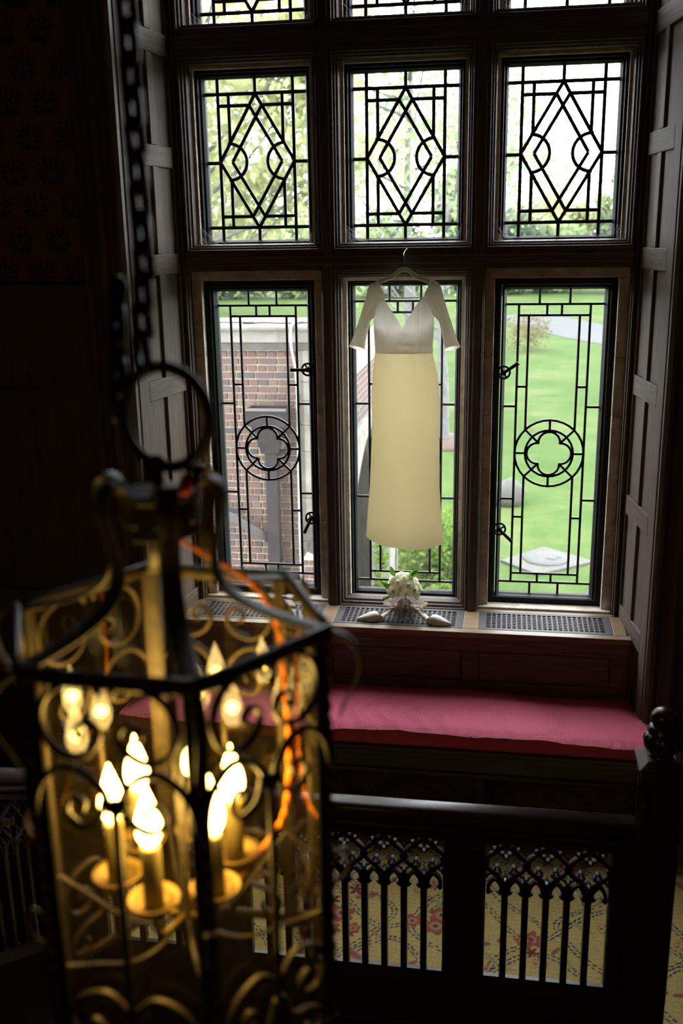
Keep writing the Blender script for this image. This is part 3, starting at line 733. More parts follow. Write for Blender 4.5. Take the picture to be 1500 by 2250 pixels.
# ------------------------------------------------------------------ gown on its hanger
GY = -.245
def gp(px, py):      # gown drafting: front view measured on its own plane
    d = py-617
    return (.02+(px-890)*.002275, 2.541-.00221*d-2.18e-7*d*d)
def lerp_tab(tab, t):
    for (a, *va), (b, *vb) in zip(tab[:-1], tab[1:]):
        if t <= b:
            k = (t-a)/(b-a); k = max(0, min(1, k)); return [p+(q-p)*k for p, q in zip(va, vb)]
    return list(tab[-1][1:])
def gown():
    o = empty('wedding_gown', (.02, GY, 1.18)); tag(o, 'ivory bridal gown with sweetheart neckline and half sleeves hanging in the window', 'dress')
    inv = Matrix.Translation((-.02, -GY, -1.18))
    def add(mb, name, m, **k):
        q = mb.build(name, m, None, True, **k); q.parent = o; q.matrix_parent_inverse = inv; return q
    # skirt
    edge = [(770,826,950,.055),(785,824,954,.062),(820,820,963,.080),(870,818,968,.090),(940,817.5,968,.092),(1000,815,968,.092),(1060,812,969,.096),(1110,807.5,973,.102),(1160,803.5,978,.110),(1200,800.5,982.5,.115)]
    def skirt(u, v):
        py = 770+(1177-770)*v
        l, r, dep = lerp_tab(edge, py)
        a = u*2*PI; ca, sa = math.cos(a), math.sin(a)
        c, h = (l+r)/2, (r-l)/2
        drop = (13*(1-abs(ca)**2)+6*ca*.9)*v**4
        e = .85
        px = c+h*math.copysign(abs(ca)**e, ca)
        x, z = gp(px, py+drop)
        fold = 0
        if sa > 0:     # front half (towards the room)
            fold = .010*v*math.exp(-((ca+.05)/.22)**2)*v-.006*v*math.exp(-((ca-.45)/.2)**2)-.005*v*math.exp(-((ca+.55)/.2)**2)
            fold += .003*math.sin(ca*14)*(1-v)**3
        else: fold = .006*math.sin(ca*9)*v
        y = GY-dep*math.copysign(abs(sa)**.9, sa)*.8+fold
        return (x, y, z)
    add(MB().grid(96, 60, skirt, True), 'skirt', M['ivory'], fix=False)
    # bodice
    def neck(u):       # top edge of the front, in drafting units
        a = abs(u)
        if a > .67: k = (a-.67)/.33; return 652+31*k**.9
        t = (.67-a)/.67
        return 652+66*t**1.3
    def sides(py): return lerp_tab([(640,823,953),(683,822.5,954),(730,823.5,953),(770,826,950)], py)
    def bod(sign):
        def f(u, v):
            q = u*2-1
            if sign > 0: t = neck(q)
            else: t = 716-33*max(0, (abs(q)-.6)/.4)**1.3
            py = 771+(t-771)*v
            l, r = sides(py); c, h = (l+r)/2, (r-l)/2
            x, z = gp(c+h*q, py)
            dep = .062*math.sqrt(max(0, 1-q*q))
            if sign > 0:
                bust = .024*math.exp(-((abs(q)-.45)/.30)**2)*math.exp(-((py-690)/34)**2)
                cowl = .024*math.exp(-((q-.10)/.30)**2)*math.exp(-((py-738-22*q*q)/9)**2)-.014*math.exp(-((q-.06)/.22)**2)*math.exp(-((py-752)/9)**2)
                seam = -.007*math.exp(-((abs(q)-.56)/.02)**2)
                return (x, GY-dep-bust-cowl-seam, z)
            return (x, GY+dep*.7, z)
        return f
    add(MB().grid(81, 40, bod(1)).grid(41, 24, bod(-1)), 'bodice', M['ivory2'], fix=False)
    # sleeves with the shoulder strap in one piece
    S = [(816,622,836,613.5,.020),(810,634,837.5,626,.032),(806,652,846,643,.042),(801,667,848,657,.048),(796,684,829,690,.052),(790,702,816,702,.051),(781,728,809.5,726,.049),(774,746,805,746,.046),(768,757.5,802.5,765,.044)]
    for s, nm in ((-1, 'sleeve'), (1, 'sleeve')):
        def sl(u, v):
            k = v*(len(S)-1); i = min(int(k), len(S)-2); t = k-i; t = t*t*(3-2*t)*.4+t*.6
            a = [p+(q-p)*t for p, q in zip(S[i], S[i+1])]
            ang = u*2*PI; ca, sa = math.cos(ang), math.sin(ang)
            m = ((a[0]+a[2])/2, (a[1]+a[3])/2); h = ((a[2]-a[0])/2, (a[3]-a[1])/2)
            px, py = m[0]+h[0]*ca, m[1]+h[1]*ca
            py += -sa*6*v**6
            if s > 0: px = 1779-px
            x, z = gp(px, py)
            wr = .004*math.sin(ca*7+v*9)*math.exp(-((v-.45)/.16)**2)
            return (x, GY+.005-a[4]*sa*.9+wr, z)
        add(MB().grid(36, 44, sl, True), nm, M['ivory3'], fix=False)
    h = empty('coat_hanger', (.02, GY, 2.55)); tag(h, 'cream velvet clothes hanger holding the ivory gown', 'hanger')
    hi = Matrix.Translation((-.02, -GY, -2.55))
    pl = [(817,637),(828,625),(842,616),(856,611),(866,605.5),(874,598),(881,593.5),(889,592)]
    pts = [(*gp(x, y),) for x, y in pl]+[(*gp(1778-x, y),) for x, y in reversed(pl[:-1])]
    q = MB().bar(smooth_path([(a, GY, b) for a, b in pts], 6), (0,1,0), .021, .009).build('arm', M['velvet'], None, True); q.parent = h; q.matrix_parent_inverse = hi
    bx = [(817,637),(823,646),(835,651.5),(889,653.5),(943,651.5),(955,646),(961,637)]
    q = MB().tube(smooth_path([(gp(a, b)[0], GY, gp(a, b)[1]) for a, b in bx], 6), .0032, 6).build('trouser_bar', M['velvet'], None, True); q.parent = h; q.matrix_parent_inverse = hi
    hk = [(889,592),(889.5,580),(890,572),(888.5,565),(887.5,558),(890,552),(893,548)]
    pts = [Vector((gp(a, b)[0], GY, gp(a, b)[1])) for a, b in hk]
    pts[-3].y += .02; pts[-2].y += .045; pts[-1].y += .062; pts.append(pts[-1]+Vector((0, .03, -.002)))
    q = MB().tube(smooth_path(pts, 6), .0014, 6).build('hook', M['steel'], None, True); q.parent = h; q.matrix_parent_inverse = hi
gown()

# ------------------------------------------------------------------ shoes and bouquet on the sill
def shoe(name, label, post, toe, mir):
    d = (Vector(toe)-Vector(post)); L = d.length+.022; d.normalize(); org = Vector(post)-d*.022
    o = empty(name, (org.x, org.y, SZ+.0005), math.atan2(d.y, d.x)); tag(o, label, 'shoe', 'pair of bridal shoes on the sill')
    K = L/.247
    def sz(x): 
        t = min(max((.150-x)/.125, 0), 1); t = t*t*(3-2*t); return .004+.060*t
    W = [(0,.020),(.03,.026),(.07,.022),(.11,.026),(.135,.034),(.16,.038),(.18,.0355),(.20,.028),(.22,.0185),(.235,.010),(.247,.0022)]
    Hh = [(.118,.024),(.135,.034),(.15,.040),(.17,.038),(.19,.031),(.21,.024),(.23,.0165),(.247,.008)]
    def wv(x): return lerp_tab(W, x)[0]
    # vamp
    def vamp(k):
        def f(u, v):
            a = u*PI; dip = .022*math.sin(a)**4
            x = .118+dip*(1-v)+(.247-.118-dip*(1-v))*v
            h = lerp_tab(Hh, x)[0]; ww = wv(x)
            return (x*K*(1 if k == 1 else .992), ww*k*math.copysign(abs(math.cos(a))**.8, math.cos(a)), sz(x)+h*k*math.sin(a)**.85)
        return f
    vp = MB().grid(22, 26, vamp(1)).build('vamp', M['satin'], o, True, fix=False)
    MB().grid(22, 26, vamp(.93)).build('lining', M['lining'], vp, True, fix=False)
    # heel counter
    def cnt(k):
        def f(u, v):
            a = -1+2*u; s = abs(a)
            ang = a*PI*.5
            if s < .45: x, y = .024-.024*math.cos(a/.45*PI/2), .0255*math.sin(a/.45*PI/2)
            else: x, y = .024+(s-.45)/.55*.062, math.copysign(.0255-.003*(s-.45), a)
            h = .052*(1-max(0, (s-.35)/.65)**1.2)+.004
            return (x*K, y*k*(1-.12*v), sz(x)+h*v)
        return f
    MB().grid(40, 10, cnt(1)).build('heel_counter', M['satin'], o, True, solid=.0016, fix=False)
    # sole and heel
    n = 40; mb = MB()
    vsx = [.247*i/n for i in range(n+1)]
    mb.v = [(x*K, s*wv(x)*.94, sz(x)+dz) for x in vsx for s, dz in ((-1,-.0035),(1,-.0035),(1,.001),(-1,.001))]
    mb.f = [(i*4+a, i*4+b, i*4+4+b, i*4+4+a) for i in range(n) for a, b in ((0,1),(1,2),(2,3),(3,0))]+[(0,3,2,1), (n*4,n*4+1,n*4+2,n*4+3)]
    mb.build('sole', M['lining'], o, True)
    MB().lathe([(.0065,0),(.0065,.006),(.0055,.012),(.0075,.030),(.012,.048),(.019,.060)], (.021*K, 0, 0), 14).build('heel', M['satin'], o, True)
    # ruffled organza round the ankle strap
    rnd = random.Random(mir+5)
    for lay in range(3):
        ph = rnd.uniform(0, 6)
        def ruf(u, v):
            a = PI*(.36+1.28*u)
            R2 = .026+.004*lay+(.020-.004*lay)*v+(.004+.006*v)*math.sin(a*9+ph)*v
            x = .056-R2*math.cos(a)*.95; y = R2*math.sin(a)
            z = .070+.010*lay+.016*v*(1.2-lay*.3)+.006*math.sin(a*7+ph*2)*v-.10*max(0, x-.06)
            return (x, y, z)
        MB().grid(70, 6, ruf).build('ruffle', M['organza'], o, True, fix=False)
    return o
shoe('bridal_shoe', 'ivory pointed shoe with ruffled ankle, toe turned to the left', (.006,-.328), (-.213,-.385), 0)
shoe('bridal_shoe', 'ivory pointed shoe with ruffled ankle, toe turned to the right', (.067,-.333), (.279,-.401), 1)

def rose_mesh():
    mb = MB(); rnd = random.Random(3)
    def petal(ang, r0, r1, zt, wid, tilt):
        c, s = math.cos(ang), math.sin(ang)
        def f(u, v):
            a = (u-.5)*wid*(.55+.6*math.sin(PI*min(v*.75+.1, 1)))
            r = r0+(r1-r0)*v**1.4+.0028*max(0, v-.75)*8*tilt
            z = -.012+(zt+.012)*(v-.18*max(0, v-.7)*tilt*3)-.004*(2*u-1)**2*v
            x, y = r*math.cos(a), r*math.sin(a)
            return (x*c-y*s, x*s+y*c, z)
        mb.grid(6, 5, f)
    mb.lathe([(.004,-.008),(.0065,.006),(.005,.014),(.002,.0155)], (0,0,0), 9)
    for n, r0, r1, zt, w, t in ((3,.004,.0075,.0165,2.4,.2), (4,.006,.0125,.0155,2.0,.6), (5,.008,.0185,.0125,1.6,1.2), (6,.009,.0255,.0070,1.35,1.6)):
        o = rnd.uniform(0, 6)
        for k in range(n): petal(o+k*2*PI/n, r0, r1, zt, w, t)
    return mb.mesh('rose', M['rose'], True)
def leaf_mesh(name, L, Wd, m, droop=.25):
    def f(u, v):
        x = v*L; w_ = Wd*math.sin(PI*min(1, v*.93+.04))**.8*(1-.15*v)
        y = (u-.5)*2*w_
        return (x, y, -droop*L*v*v+.22*abs(y))
    return MB().grid(7, 9, f).mesh(name, m, True)
def bouquet():
    C = Vector((.013, -.165, .927)); R = .078
    o = empty('rose_bouquet', (C.x, C.y, SZ)); tag(o, 'round bouquet of cream white roses with green leaves behind the shoes', 'bouquet')
    rm = rose_mesh(); rnd = random.Random(11)
    n = 44
    for i in range(n):
        z = 1-2*(i+.5)/n; a = i*2.39996; rr = math.sqrt(1-z*z)
        d = Vector((rr*math.cos(a), rr*math.sin(a), z))
        if d.y > .62: continue
        q = d.to_track_quat('Z', 'Y').to_euler()
        k = rnd.uniform(.82, 1.12)
        inst(rm, 'rose', o, C-o.location+d*(R+rnd.uniform(-.006,.006)), q, (k, k, k))
    MB().ball((0, 0, C.z-SZ), R*.5, 16, 10).build('moss_core', M['leaf'], o, True)
    lm = leaf_mesh('leaf', .062, .017, M['leaf'])
    for dx, dz, an, tw in ((-.055,.095,2.15,.4), (.045,.085,1.05,-.4), (.082,-.01,.30,.9), (-.078,.012,2.75,.6), (.06,-.055,-.5,1.0), (-.062,-.05,3.5,.5), (.03,.10,.75,.2)):
        inst(lm, 'leaf', o, Vector((dx*.86, -.02, C.z-SZ+dz*.80)), (tw-1.2, -an, 0))
    MB().tube([(0,.02,C.z-SZ-.02), (.004,.062,.030), (.006,.075,.013)], .012, 10).build('stem_bundle', M['leaf'], o, True)
bouquet()

# ------------------------------------------------------------------ balustrade, newels, stairs, rug
def mapped(mb, fn):
    mb.v = [fn(*p) for p in mb.v]; return mb
BW, P0, P1 = .0705, .200, .752       # lancet pitch, bottom and top of the pierced panels
def tracery(n, fn):
    mb = MB(); nn = (0,1,0); D = .028; zs, za = .545, .603; W0 = n*BW
    for i in range(n):
        x0, x1 = i*BW, (i+1)*BW; c = (x0+x1)/2; h = BW/2-.0125
        L = [(c-h, 0, zs), (c-h*.96, 0, zs+.022), (c-h*.62, 0, zs+.042), (c, 0, za)]
        Rr = [(2*c-a, b, d) for a, b, d in L]
        mb.bar(smooth_path(L, 4), nn, .0125, D); mb.bar(smooth_path(Rr, 4), nn, .0125, D)
        for s in (-1, 1):     # cusps
            mb.bar(smooth_path([(c+s*h, 0, zs-.004), (c+s*(h-.011), 0, zs+.006), (c+s*(h-.012), 0, zs+.012)], 3), nn, .006, D*.8)
    z0 = zs+.030; Hn = P1-z0
    for i in range(1, n, 2):       # ogee ribs springing from every second baluster
        x = i*BW
        for sg in (-1, 1):
            pts = [(min(max(x+sg*BW*.5*(1-math.cos(k/20*2*PI)), 0), W0), 0, z0+Hn*k/20) for k in range(21)]
            mb.bar(pts, nn, .0145, D)
        mb.bar([(x,0,z0+.012), (x+.009,0,z0+.026), (x,0,z0+.040), (x-.009,0,z0+.026)], nn, .004, D*.8, True)
    def foil(cx, cz, r, lob=4, tilt=0):
        for k in range(lob):
            a = k*2*PI/lob+tilt; c0 = (cx+r*math.cos(a), cz+r*math.sin(a)); q = r*.82
            e = [(c0[0]+q*math.cos(a+b), 0, c0[1]+q*math.sin(a+b)) for b in [PI*.70*(t/5) for t in range(-5, 6)]]
            e = [(min(max(p, .002), W0-.002), o, min(d, P1)) for p, o, d in e]
            mb.bar(e, nn, .0072, D*.8)
    for i in range(0, n+1, 2):     # lower cells: quatrefoil between the ribs, flanking trefoils
        x = i*BW
        foil(x, .628, .0125)
        foil(x, .664, .0070)
        for sg in (-1, 1):
            if 0 < x+sg*.040 < W0: foil(x+sg*.042, .636, .0080, 3, PI/2 if sg > 0 else PI/2)
    for i in range(1, n, 2):       # upper cells
        x = i*BW
        foil(x, .712, .0140)
        for sg in (-1, 1): foil(x+sg*.040, .730, .0075, 3, -PI/2)
    return mapped(mb, fn)
def railing(root, spans, fn, L, posts, horiz, vert):
    inv = root.matrix_basis.inverted()
    def add(mb, name, m, bev=0, sm=False):
        q = mapped(mb, fn).build(name, m, None, sm, bevel=bev); q.parent = root; q.matrix_parent_inverse = Matrix.Translation(-root.location); return q
    # handrail: moulded section swept along
    sec = [(.046*math.copysign(abs(math.cos(a))**.5, math.cos(a)), .825+.046*math.sin(a)**.8) for a in [PI*k/18 for k in range(19)]]+[(-.044,.815),(-.034,.808),(-.034,.800),(-.040,.796),(-.038,.786),(-.026,.780),(-.026,.772),(.026,.772),(.026,.780),(.038,.786),(.040,.796),(.034,.800),(.034,.808),(.044,.815)]
    add(MB().prism(sec, 0, L, lambda a, b, c: (c, a, b)), 'handrail', horiz, 0, True)
    add(MB().box(0, L, -.026, .026, P1, .775), 'top_rail', horiz, .003)
    add(MB().prism([(-.028,P0-.13),(.028,P0-.13),(.028,P0-.045),(.009,P0),(-.009,P0),(-.028,P0-.045)], 0, L, lambda a, b, c: (c, a, b)), 'bottom_rail', horiz)
    for a, b in posts: 
        add(MB().box(a, b, -.026, .026, P0, P1).box(a+.015, b-.015, -.033, .033, P0+.02, P1-.02), 'stile', vert, .003)
    for x0, n in spans:
        f2 = lambda x, y, z, x0=x0: (x+x0, y, z)
        for i in range(1, n):
            x = x0+i*BW; q = MB().box(x-.0115, x+.0115, -.016, .016, P0, .60); add(q, 'baluster', vert, .002)
        for x in (x0, x0+n*BW): add(MB().box(x-.004, x+.004, -.016, .016, P0, .60), 'edge_bead', vert)
        t = tracery(n, f2); add(t, 'tracery', M['carved'])
def newel(X, Y, label, base):
    o = empty('newel_post', (X, Y, base)); tag(o, label, 'newel post', 'newel posts of the landing')
    mv = M['mahogany']; b0 = 0
    H = -base
    p = MB().box(-.066, .066, -.066, .066, b0, 1.085+H).build('post', mv, o, bevel=.004)
    for a in range(4):
        mb = MB(); c, s = math.cos(a*PI/2), math.sin(a*PI/2)
        pts = [(-.040,.18),( -.040,1.01),(-.030,1.04),(0,1.055),(.030,1.04),(.040,1.01),(.040,.18)]
        mb.bar([(x*c+.067*s, x*s-.067*c, z+H) for x, z in pts], (s, -c, 0), .008, .008, True); mb.build('panel_bead', mv, p)
    def pyr(r0, r1, z0, z1): return MB().hexa([(-r0,-r0,z0+H),(r0,-r0,z0+H),(r0,r0,z0+H),(-r0,r0,z0+H),(-r1,-r1,z1+H),(r1,-r1,z1+H),(r1,r1,z1+H),(-r1,r1,z1+H)])
    pyr(.066,.076,1.085,1.094).build('cap', M['carved'], o, bevel=.002); pyr(.076,.046,1.094,1.114).build('cap_slope', M['carved'], o, bevel=.003)
    MB().lathe([(.042,1.112),(.036,1.118),(.034,1.124),(.040,1.130)], (0,0,H), 32).build('neck', mv, o, True)
    fl = lambda a, z: 1-.06*(.5+.5*math.cos(a*14))*math.exp(-((z-1.165)/.026)**4)
    MB().lathe([(.040,1.130),(.050,1.138),(.058,1.155),(.061,1.172),(.057,1.188),(.047,1.198)], (0,0,H), 112, fl).build('fluted_urn', mv, o, True)
    MB().lathe([(.047,1.198),(.049,1.203),(.049,1.209),(.043,1.212),(.045,1.217),(.041,1.222),(.033,1.226)], (0,0,H), 32).build('collar', mv, o, True)
    prof = [(max(.042*math.sin(PI*(.20+.80*j/14)), .0002), 1.248-.037*math.cos(PI*(.20+.80*j/14))) for j in range(15)]
    MB().lathe(prof, (0,0,H), 32).build('ball_finial', mv, o, True)
def landing():
    Y = -2.15
    r = empty('balustrade', (0, Y, 0)); tag(r, 'dark mahogany landing balustrade with gothic tracery across the stairwell', 'balustrade')
    L = 1.968; fn = lambda x, y, z: (x-.984, y+Y, z)
    x = lambda v: v+.984
    railing(r, [(x(-.916), 6), (x(-.3525), 10), (x(.493), 6)], fn, L, [(0, x(-.916)), (x(-.493), x(-.3525)), (x(.3525), x(.493)), (x(.916), L)], M['mahogany_h'], M['mahogany'])
    newel(1.05, Y, 'dark newel post with fluted urn and ball finial at the right end of the balustrade', -.6)
    newel(-1.05, Y, 'dark newel post at the left end of the balustrade behind the lantern', -.6)
    # raked balustrade on the rising left flight
    k = .60
    q = empty('stair_balustrade', (-1.05, -2.22, 0)); tag(q, 'raked dark balustrade rising with the left flight of stairs', 'balustrade')
    Lr = 1.25
    f2 = lambda a, b, c: (-1.05+b, -2.216-a, c+.07+k*a)
    n = 15
    railing(q, [(.10, n)], f2, Lr, [(0,.10), (.10+n*BW, Lr)], M['mahogany_h'], M['mahogany'])
    st = MB().prism([(0,-.55),(0,.14),(1.25,.14+.75),(1.25,.2)], -.03, .03, lambda a, b, c: (-1.05+c, -2.216-a, b)).build('trim_string', M['mahogany_h']); struct(st, 'closed dark string of the rising left flight', 'trim')
    s = empty('staircase', (-1.7, -2.3, 0)); struct(s, 'left flight of stairs rising from the landing', 'stairs')
    for i in range(6):
        t = MB().box(-2.9, -1.085, -2.32-.28*(i+1), -2.32-.28*i+.02, .17*i-.03, .17*(i+1)).build('step', M['mahogany_h'], None, bevel=.006); t.parent = s; t.matrix_parent_inverse = Matrix.Translation((1.7, 2.3, 0))
    f = empty('trim_fascia', (0, -2.2, -.2)); struct(f, 'dark panelled fascia below the landing balustrade', 'trim')
    def a(name, *b):
        t = MB().box(*b).build(name, M['carved'], None, bevel=.004); t.parent = f; t.matrix_parent_inverse = Matrix.Translation((0, 2.2, .2))
    a('backing', -.98, 2.9, -2.245, -2.205, -1.2, -.01); a('nosing', -.98, .984, -2.195, -2.115, -.004, .07); a('rail', -.98, 2.9, -2.26, -2.245, -.16, -.06)
    for i in range(5): a('stile', -.98+i*.49-.035+.035, -.98+i*.49+.05+.035, -2.26, -2.245, -1.2, -.16)
landing()

def rug():
    X0, X1, Y0, Y1 = -1.95, 1.95, -2.115, -.50; st = .0055
    nx, ny = int((X1-X0)/st), int((Y1-Y0)/st)
    xs, ys = np.linspace(X0, X1, nx), np.linspace(Y0, Y1, ny); X, Y = np.meshgrid(xs, ys)
    rng = np.random.default_rng(4)
    col = np.empty((ny, nx, 3)); col[:] = (.54,.395,.150)
    col *= (1+.10*rng.standard_normal((ny, nx, 1)))*(1+.05*np.sin(Y*900))[..., None]
    def paint(m, c, k=1.0): col[m] = col[m]*(1-k)+np.array(c)*k
    # trellis of double stems
    for fam in range(2):
        for k in range(-7, 8):
            if fam == 0:
                c0 = k*.30; f = c0+.115*np.sin(2*PI*Y/.60+PI*k)+.02*np.sin(Y*23+k); sl = .115*2*PI/.60*np.cos(2*PI*Y/.60+PI*k); d = np.abs(X-f)/np.sqrt(1+sl**2); ph = Y
            else:
                c0 = -1.3+k*.30; f = c0+.12*np.sin(2*PI*X/.60+PI*k+.5)+.015*np.sin(X*19+k); sl = .12*2*PI/.60*np.cos(2*PI*X/.60+PI*k+.5); d = np.abs(Y-f)/np.sqrt(1+sl**2); ph = X
            paint((d < .0042), (.50,.44,.27), .8)
            paint((d > .0042) & (d < .0118) & (np.sin(ph*330) > -.55), (.030,.036,.036), .95)
    # flowers, buds and leaves
    for i in range(300):
        cx, cy = rng.uniform(X0, X1), rng.uniform(Y0, Y1); s = rng.uniform(.018,.042); a0 = rng.uniform(0, 6.28)
        dx, dy = X-cx, Y-cy; r = np.hypot(dx, dy)
        if not (r < .12).any(): continue
        th = np.arctan2(dy, dx)-a0; t = i % 5
        if t == 0:
            s *= 1.7; p = r < s*(.62+.38*np.abs(np.cos(3*th))); paint(p, (.34,.085,.055), .92); paint(p & (r < s*.45), (.46,.28,.20), .8); paint(r < s*.18, (.16,.05,.05))
        elif t == 1:
            u = dx*np.cos(a0)+dy*np.sin(a0); v = -dx*np.sin(a0)+dy*np.cos(a0); p = (u/(s*1.3))**2+(v/(s*.5))**2 < 1; paint(p, (.36,.12,.11), .9); paint(p & (np.abs(v) < .003), (.2,.09,.09))
        elif t == 2:
            p = r < s*(.7+.3*np.cos(5*th)); paint(p, (.22,.03,.03), .95); paint(p & (np.sin(th*8) > .75), (.12,.04,.05))
        elif t == 3:
            u = dx*np.cos(a0)+dy*np.sin(a0); v = -dx*np.sin(a0)+dy*np.cos(a0); p = (u/(s*1.2))**2+(v/(s*.35))**2 < 1; paint(p, (.33,.31,.16), .8)
        else:
            p = (np.abs(r-s*.9) < .004); paint(p, (.52,.20,.10), .8)
            for k in range(5):
                q = np.hypot(dx-s*.55*np.cos(a0+k*1.257), dy-s*.55*np.sin(a0+k*1.257)) < s*.16; paint(q, (.13,.06,.08))
    e = np.minimum.reduce([X-X0, X1-X, Y-Y0, Y1-Y]); paint((e < .014), (.40,.34,.24), .9)
    col = np.clip(col, .01, .9)
    mb = MB()
    V = np.stack([X, Y, np.full_like(X, .012)], 2).reshape(-1, 3)
    idx = np.arange(nx*ny).reshape(ny, nx)
    F = np.stack([idx[:-1,:-1], idx[:-1,1:], idx[1:,1:], idx[1:,:-1]], 2).reshape(-1, 4)
    me = bpy.data.meshes.new('rug_pile'); me.vertices.add(len(V)); me.vertices.foreach_set('co', V.astype(np.float32).ravel())
    me.loops.add(F.size); me.loops.foreach_set('vertex_index', F.astype(np.int32).ravel())
    me.polygons.add(len(F)); me.polygons.foreach_set('loop_start', np.arange(0, F.size, 4, dtype=np.int32)); me.update(calc_edges=True); me.validate()
    ca = me.color_attributes.new('pattern', 'FLOAT_COLOR', 'POINT')
    ca.data.foreach_set('color', np.concatenate([col, np.ones((ny, nx, 1))], 2).astype(np.float32).ravel())
    me.materials.append(M['rug'])
    r = empty('floral_rug', (0, -1.3, 0)); tag(r, 'ochre floral rug with trellis of vines covering the landing', 'rug')
    o = bpy.data.objects.new('rug_pile', me); COL.objects.link(o); o.parent = r; o.matrix_parent_inverse = Matrix.Translation((0, 1.3, 0))
    b = MB().box(X0, X1, Y0, Y1, 0.0, .0115).build('rug_backing', M['boxing'], None); b.parent = r; b.matrix_parent_inverse = Matrix.Translation((0, 1.3, 0))
rug()

# ------------------------------------------------------------------ wrought-iron lantern
LC = Vector((.102, -4.06, 0)); LR = .210; LA = math.radians(-63.63); RZ = 2.303; BZ = 1.735
def lantern():
    o = empty('hanging_lantern', (LC.x, LC.y, BZ)); tag(o, 'six-sided wrought iron lantern with scrollwork, glass and glowing candle bulbs', 'lantern')
    inv = Matrix.Translation((-LC.x, -LC.y, -BZ))
    def add(mb, name, m, sm=True, par=None, **k):
        q = mb.build(name, m, None, sm, **k); q.parent = par or o; q.matrix_parent_inverse = inv if par is None else Matrix.Identity(4); return q
    def pol(a, r, z): return Vector((LC.x+r*math.cos(a), LC.y+r*math.sin(a), z))
    cor = [pol(LA+k*PI/3, LR, 0) for k in range(6)]
    up = Vector((0,0,1))
    # collar and loop
    add(MB().lathe([(.030,2.415),(.047,2.415),(.047,2.462),(.052,2.464),(.052,2.472),(.030,2.474),(.006,2.476)], (LC.x, LC.y, 0), 6), 'collar', M['iron'], False, bevel=.002)
    add(MB().tube([(LC.x,LC.y,2.46),(LC.x,LC.y,2.494)], .007, 8).tube([pol(LA, 0, 2.503)+Vector((.010*math.cos(t*PI/6), 0, .010*math.sin(t*PI/6))) for t in range(12)], .0035, 6, True), 'eye_bolt', M['iron'])
    cr = Vector((.985, -.165, 0))    # the ring hangs turned slightly from the window plane
    rc = Vector((.116, -4.06, 2.561))
    add(MB().tube([rc+cr*(.0585*math.cos(t*PI/20))+up*(.0605*math.sin(t*PI/20)) for t in range(40)], .0074, 10, True), 'suspension_ring', M['iron'])
    mb = MB(); rnd = random.Random(2)
    mb.lathe([(.0005,.014),(.006,.010),(.0085,0),(.009,-.010),(.0075,-.013)], (0,0,0), 9)
    mb.v = [(x+.145+.2*z, y-4.085, z+2.487) for x, y, z in mb.v]
    add(mb, 'wire_cap', M['red'])
    for k in range(6):
        a = LA+k*PI/3; rad = Vector((math.cos(a), math.sin(a), 0)); tan = Vector((-math.sin(a), math.cos(a), 0))
        # strap: curls over the collar and sweeps out to the corner
        prof = [(.046,2.435),(.047,2.462),(.055,2.482),(.068,2.489),(.079,2.480),(.082,2.460),(.074,2.425),(.068,2.395),(.070,2.368),(.086,2.345),(.118,2.327),(.160,2.314),(.205,2.305)]
        st = add(MB().bar(smooth_path([pol(a, r, z) for r, z in prof], 6), tan, .005, .026), 'strap', M['iron'])
        # tail hook outside the corner
        hp = [(.205,2.303),(.226,2.300),(.243,2.286),(.249,2.264),(.243,2.238),(.230,2.212),(.222,2.190)]
        add(MB().bar(smooth_path([pol(a, r, z) for r, z in hp], 5), tan, .0045, .014, taper=lambda t: 1-.4*t), 'corner_hook', M['iron'])
        # twisted corner bar
        m = 90; mb = MB(); q = []
        for j in range(m+1):
            z = RZ-.004-(RZ-BZ)*j/m; th = j*.42; c = pol(a, LR-.006, z)
            for i in range(4):
                b = th+i*PI/2; q.append(c+rad*(.0078*math.cos(b))+tan*(.0078*math.sin(b)))
        mb.add(q, [(j*4+i, j*4+(i+1) % 4, j*4+4+(i+1) % 4, j*4+4+i) for j in range(m) for i in range(4)])
        cb = add(mb, 'corner_bar', M['iron'], False, fix=False)
        add(MB().bar([pol(a, LR-.016, RZ), pol(a, LR-.016, BZ)], rad, .024, .005), 'corner_plate', M['iron'], False, cb)
        # face between corner k and k+1
        p0, p1 = cor[k], cor[(k+1) % 6]; e = (p1-p0).normalized(); c0 = (p0+p1)/2; nrm = Vector((e.y, -e.x, 0)); W = (p1-p0).length
        if nrm.dot(c0-Vector((LC.x, LC.y, 0))) < 0: nrm = -nrm
        F = lambda u, v, w_=0: c0+e*u+nrm*w_+up*(RZ-v)
        add(MB().bar([F(-W/2, 0), F(-W/4, .0015), F(0, .002), F(W/4, .0015), F(W/2, 0)], up, .011, .019), 'rim_bar', M['iron'])
        add(MB().bar([F(-W/2, RZ-BZ), F(W/2, RZ-BZ)], up, .008, .013), 'base_bar', M['iron'])
        add(MB().bar([F(0, .150), F(0, RZ-BZ)], nrm, .0085, .0085), 'face_bar', M['iron'])
        mb = MB()
        for s in (-1, 1):
            A = [(.040,.004),(.070,.022),(.082,.052),(.073,.084),(.048,.098),(.024,.090),(.012,.070),(.020,.054),(.034,.056),(.038,.068),(.030,.073)]
            mb.bar(smooth_path([F(s*u, v) for u, v in A], 6), nrm, .0080, .010, taper=lambda t: 1-.35*t)
            B = [(.100,.176),(.092,.140),(.066,.114),(.036,.116),(.014,.138),(.006,.165)]
            mb.bar(smooth_path([F(s*u, v) for u, v in B], 6), nrm, .0080, .010)
            Cc = [(.012,.150),(.022,.178),(.046,.186),(.060,.170),(.052,.152),(.038,.156),(.040,.168)]
            mb.bar(smooth_path([F(s*u, v) for u, v in Cc], 6), nrm, .007, .009, taper=lambda t: 1-.35*t)
            D = [(.006,.02),(.014,.004)]
            mb.bar([F(s*u, v) for u, v in D], nrm, .007, .009)
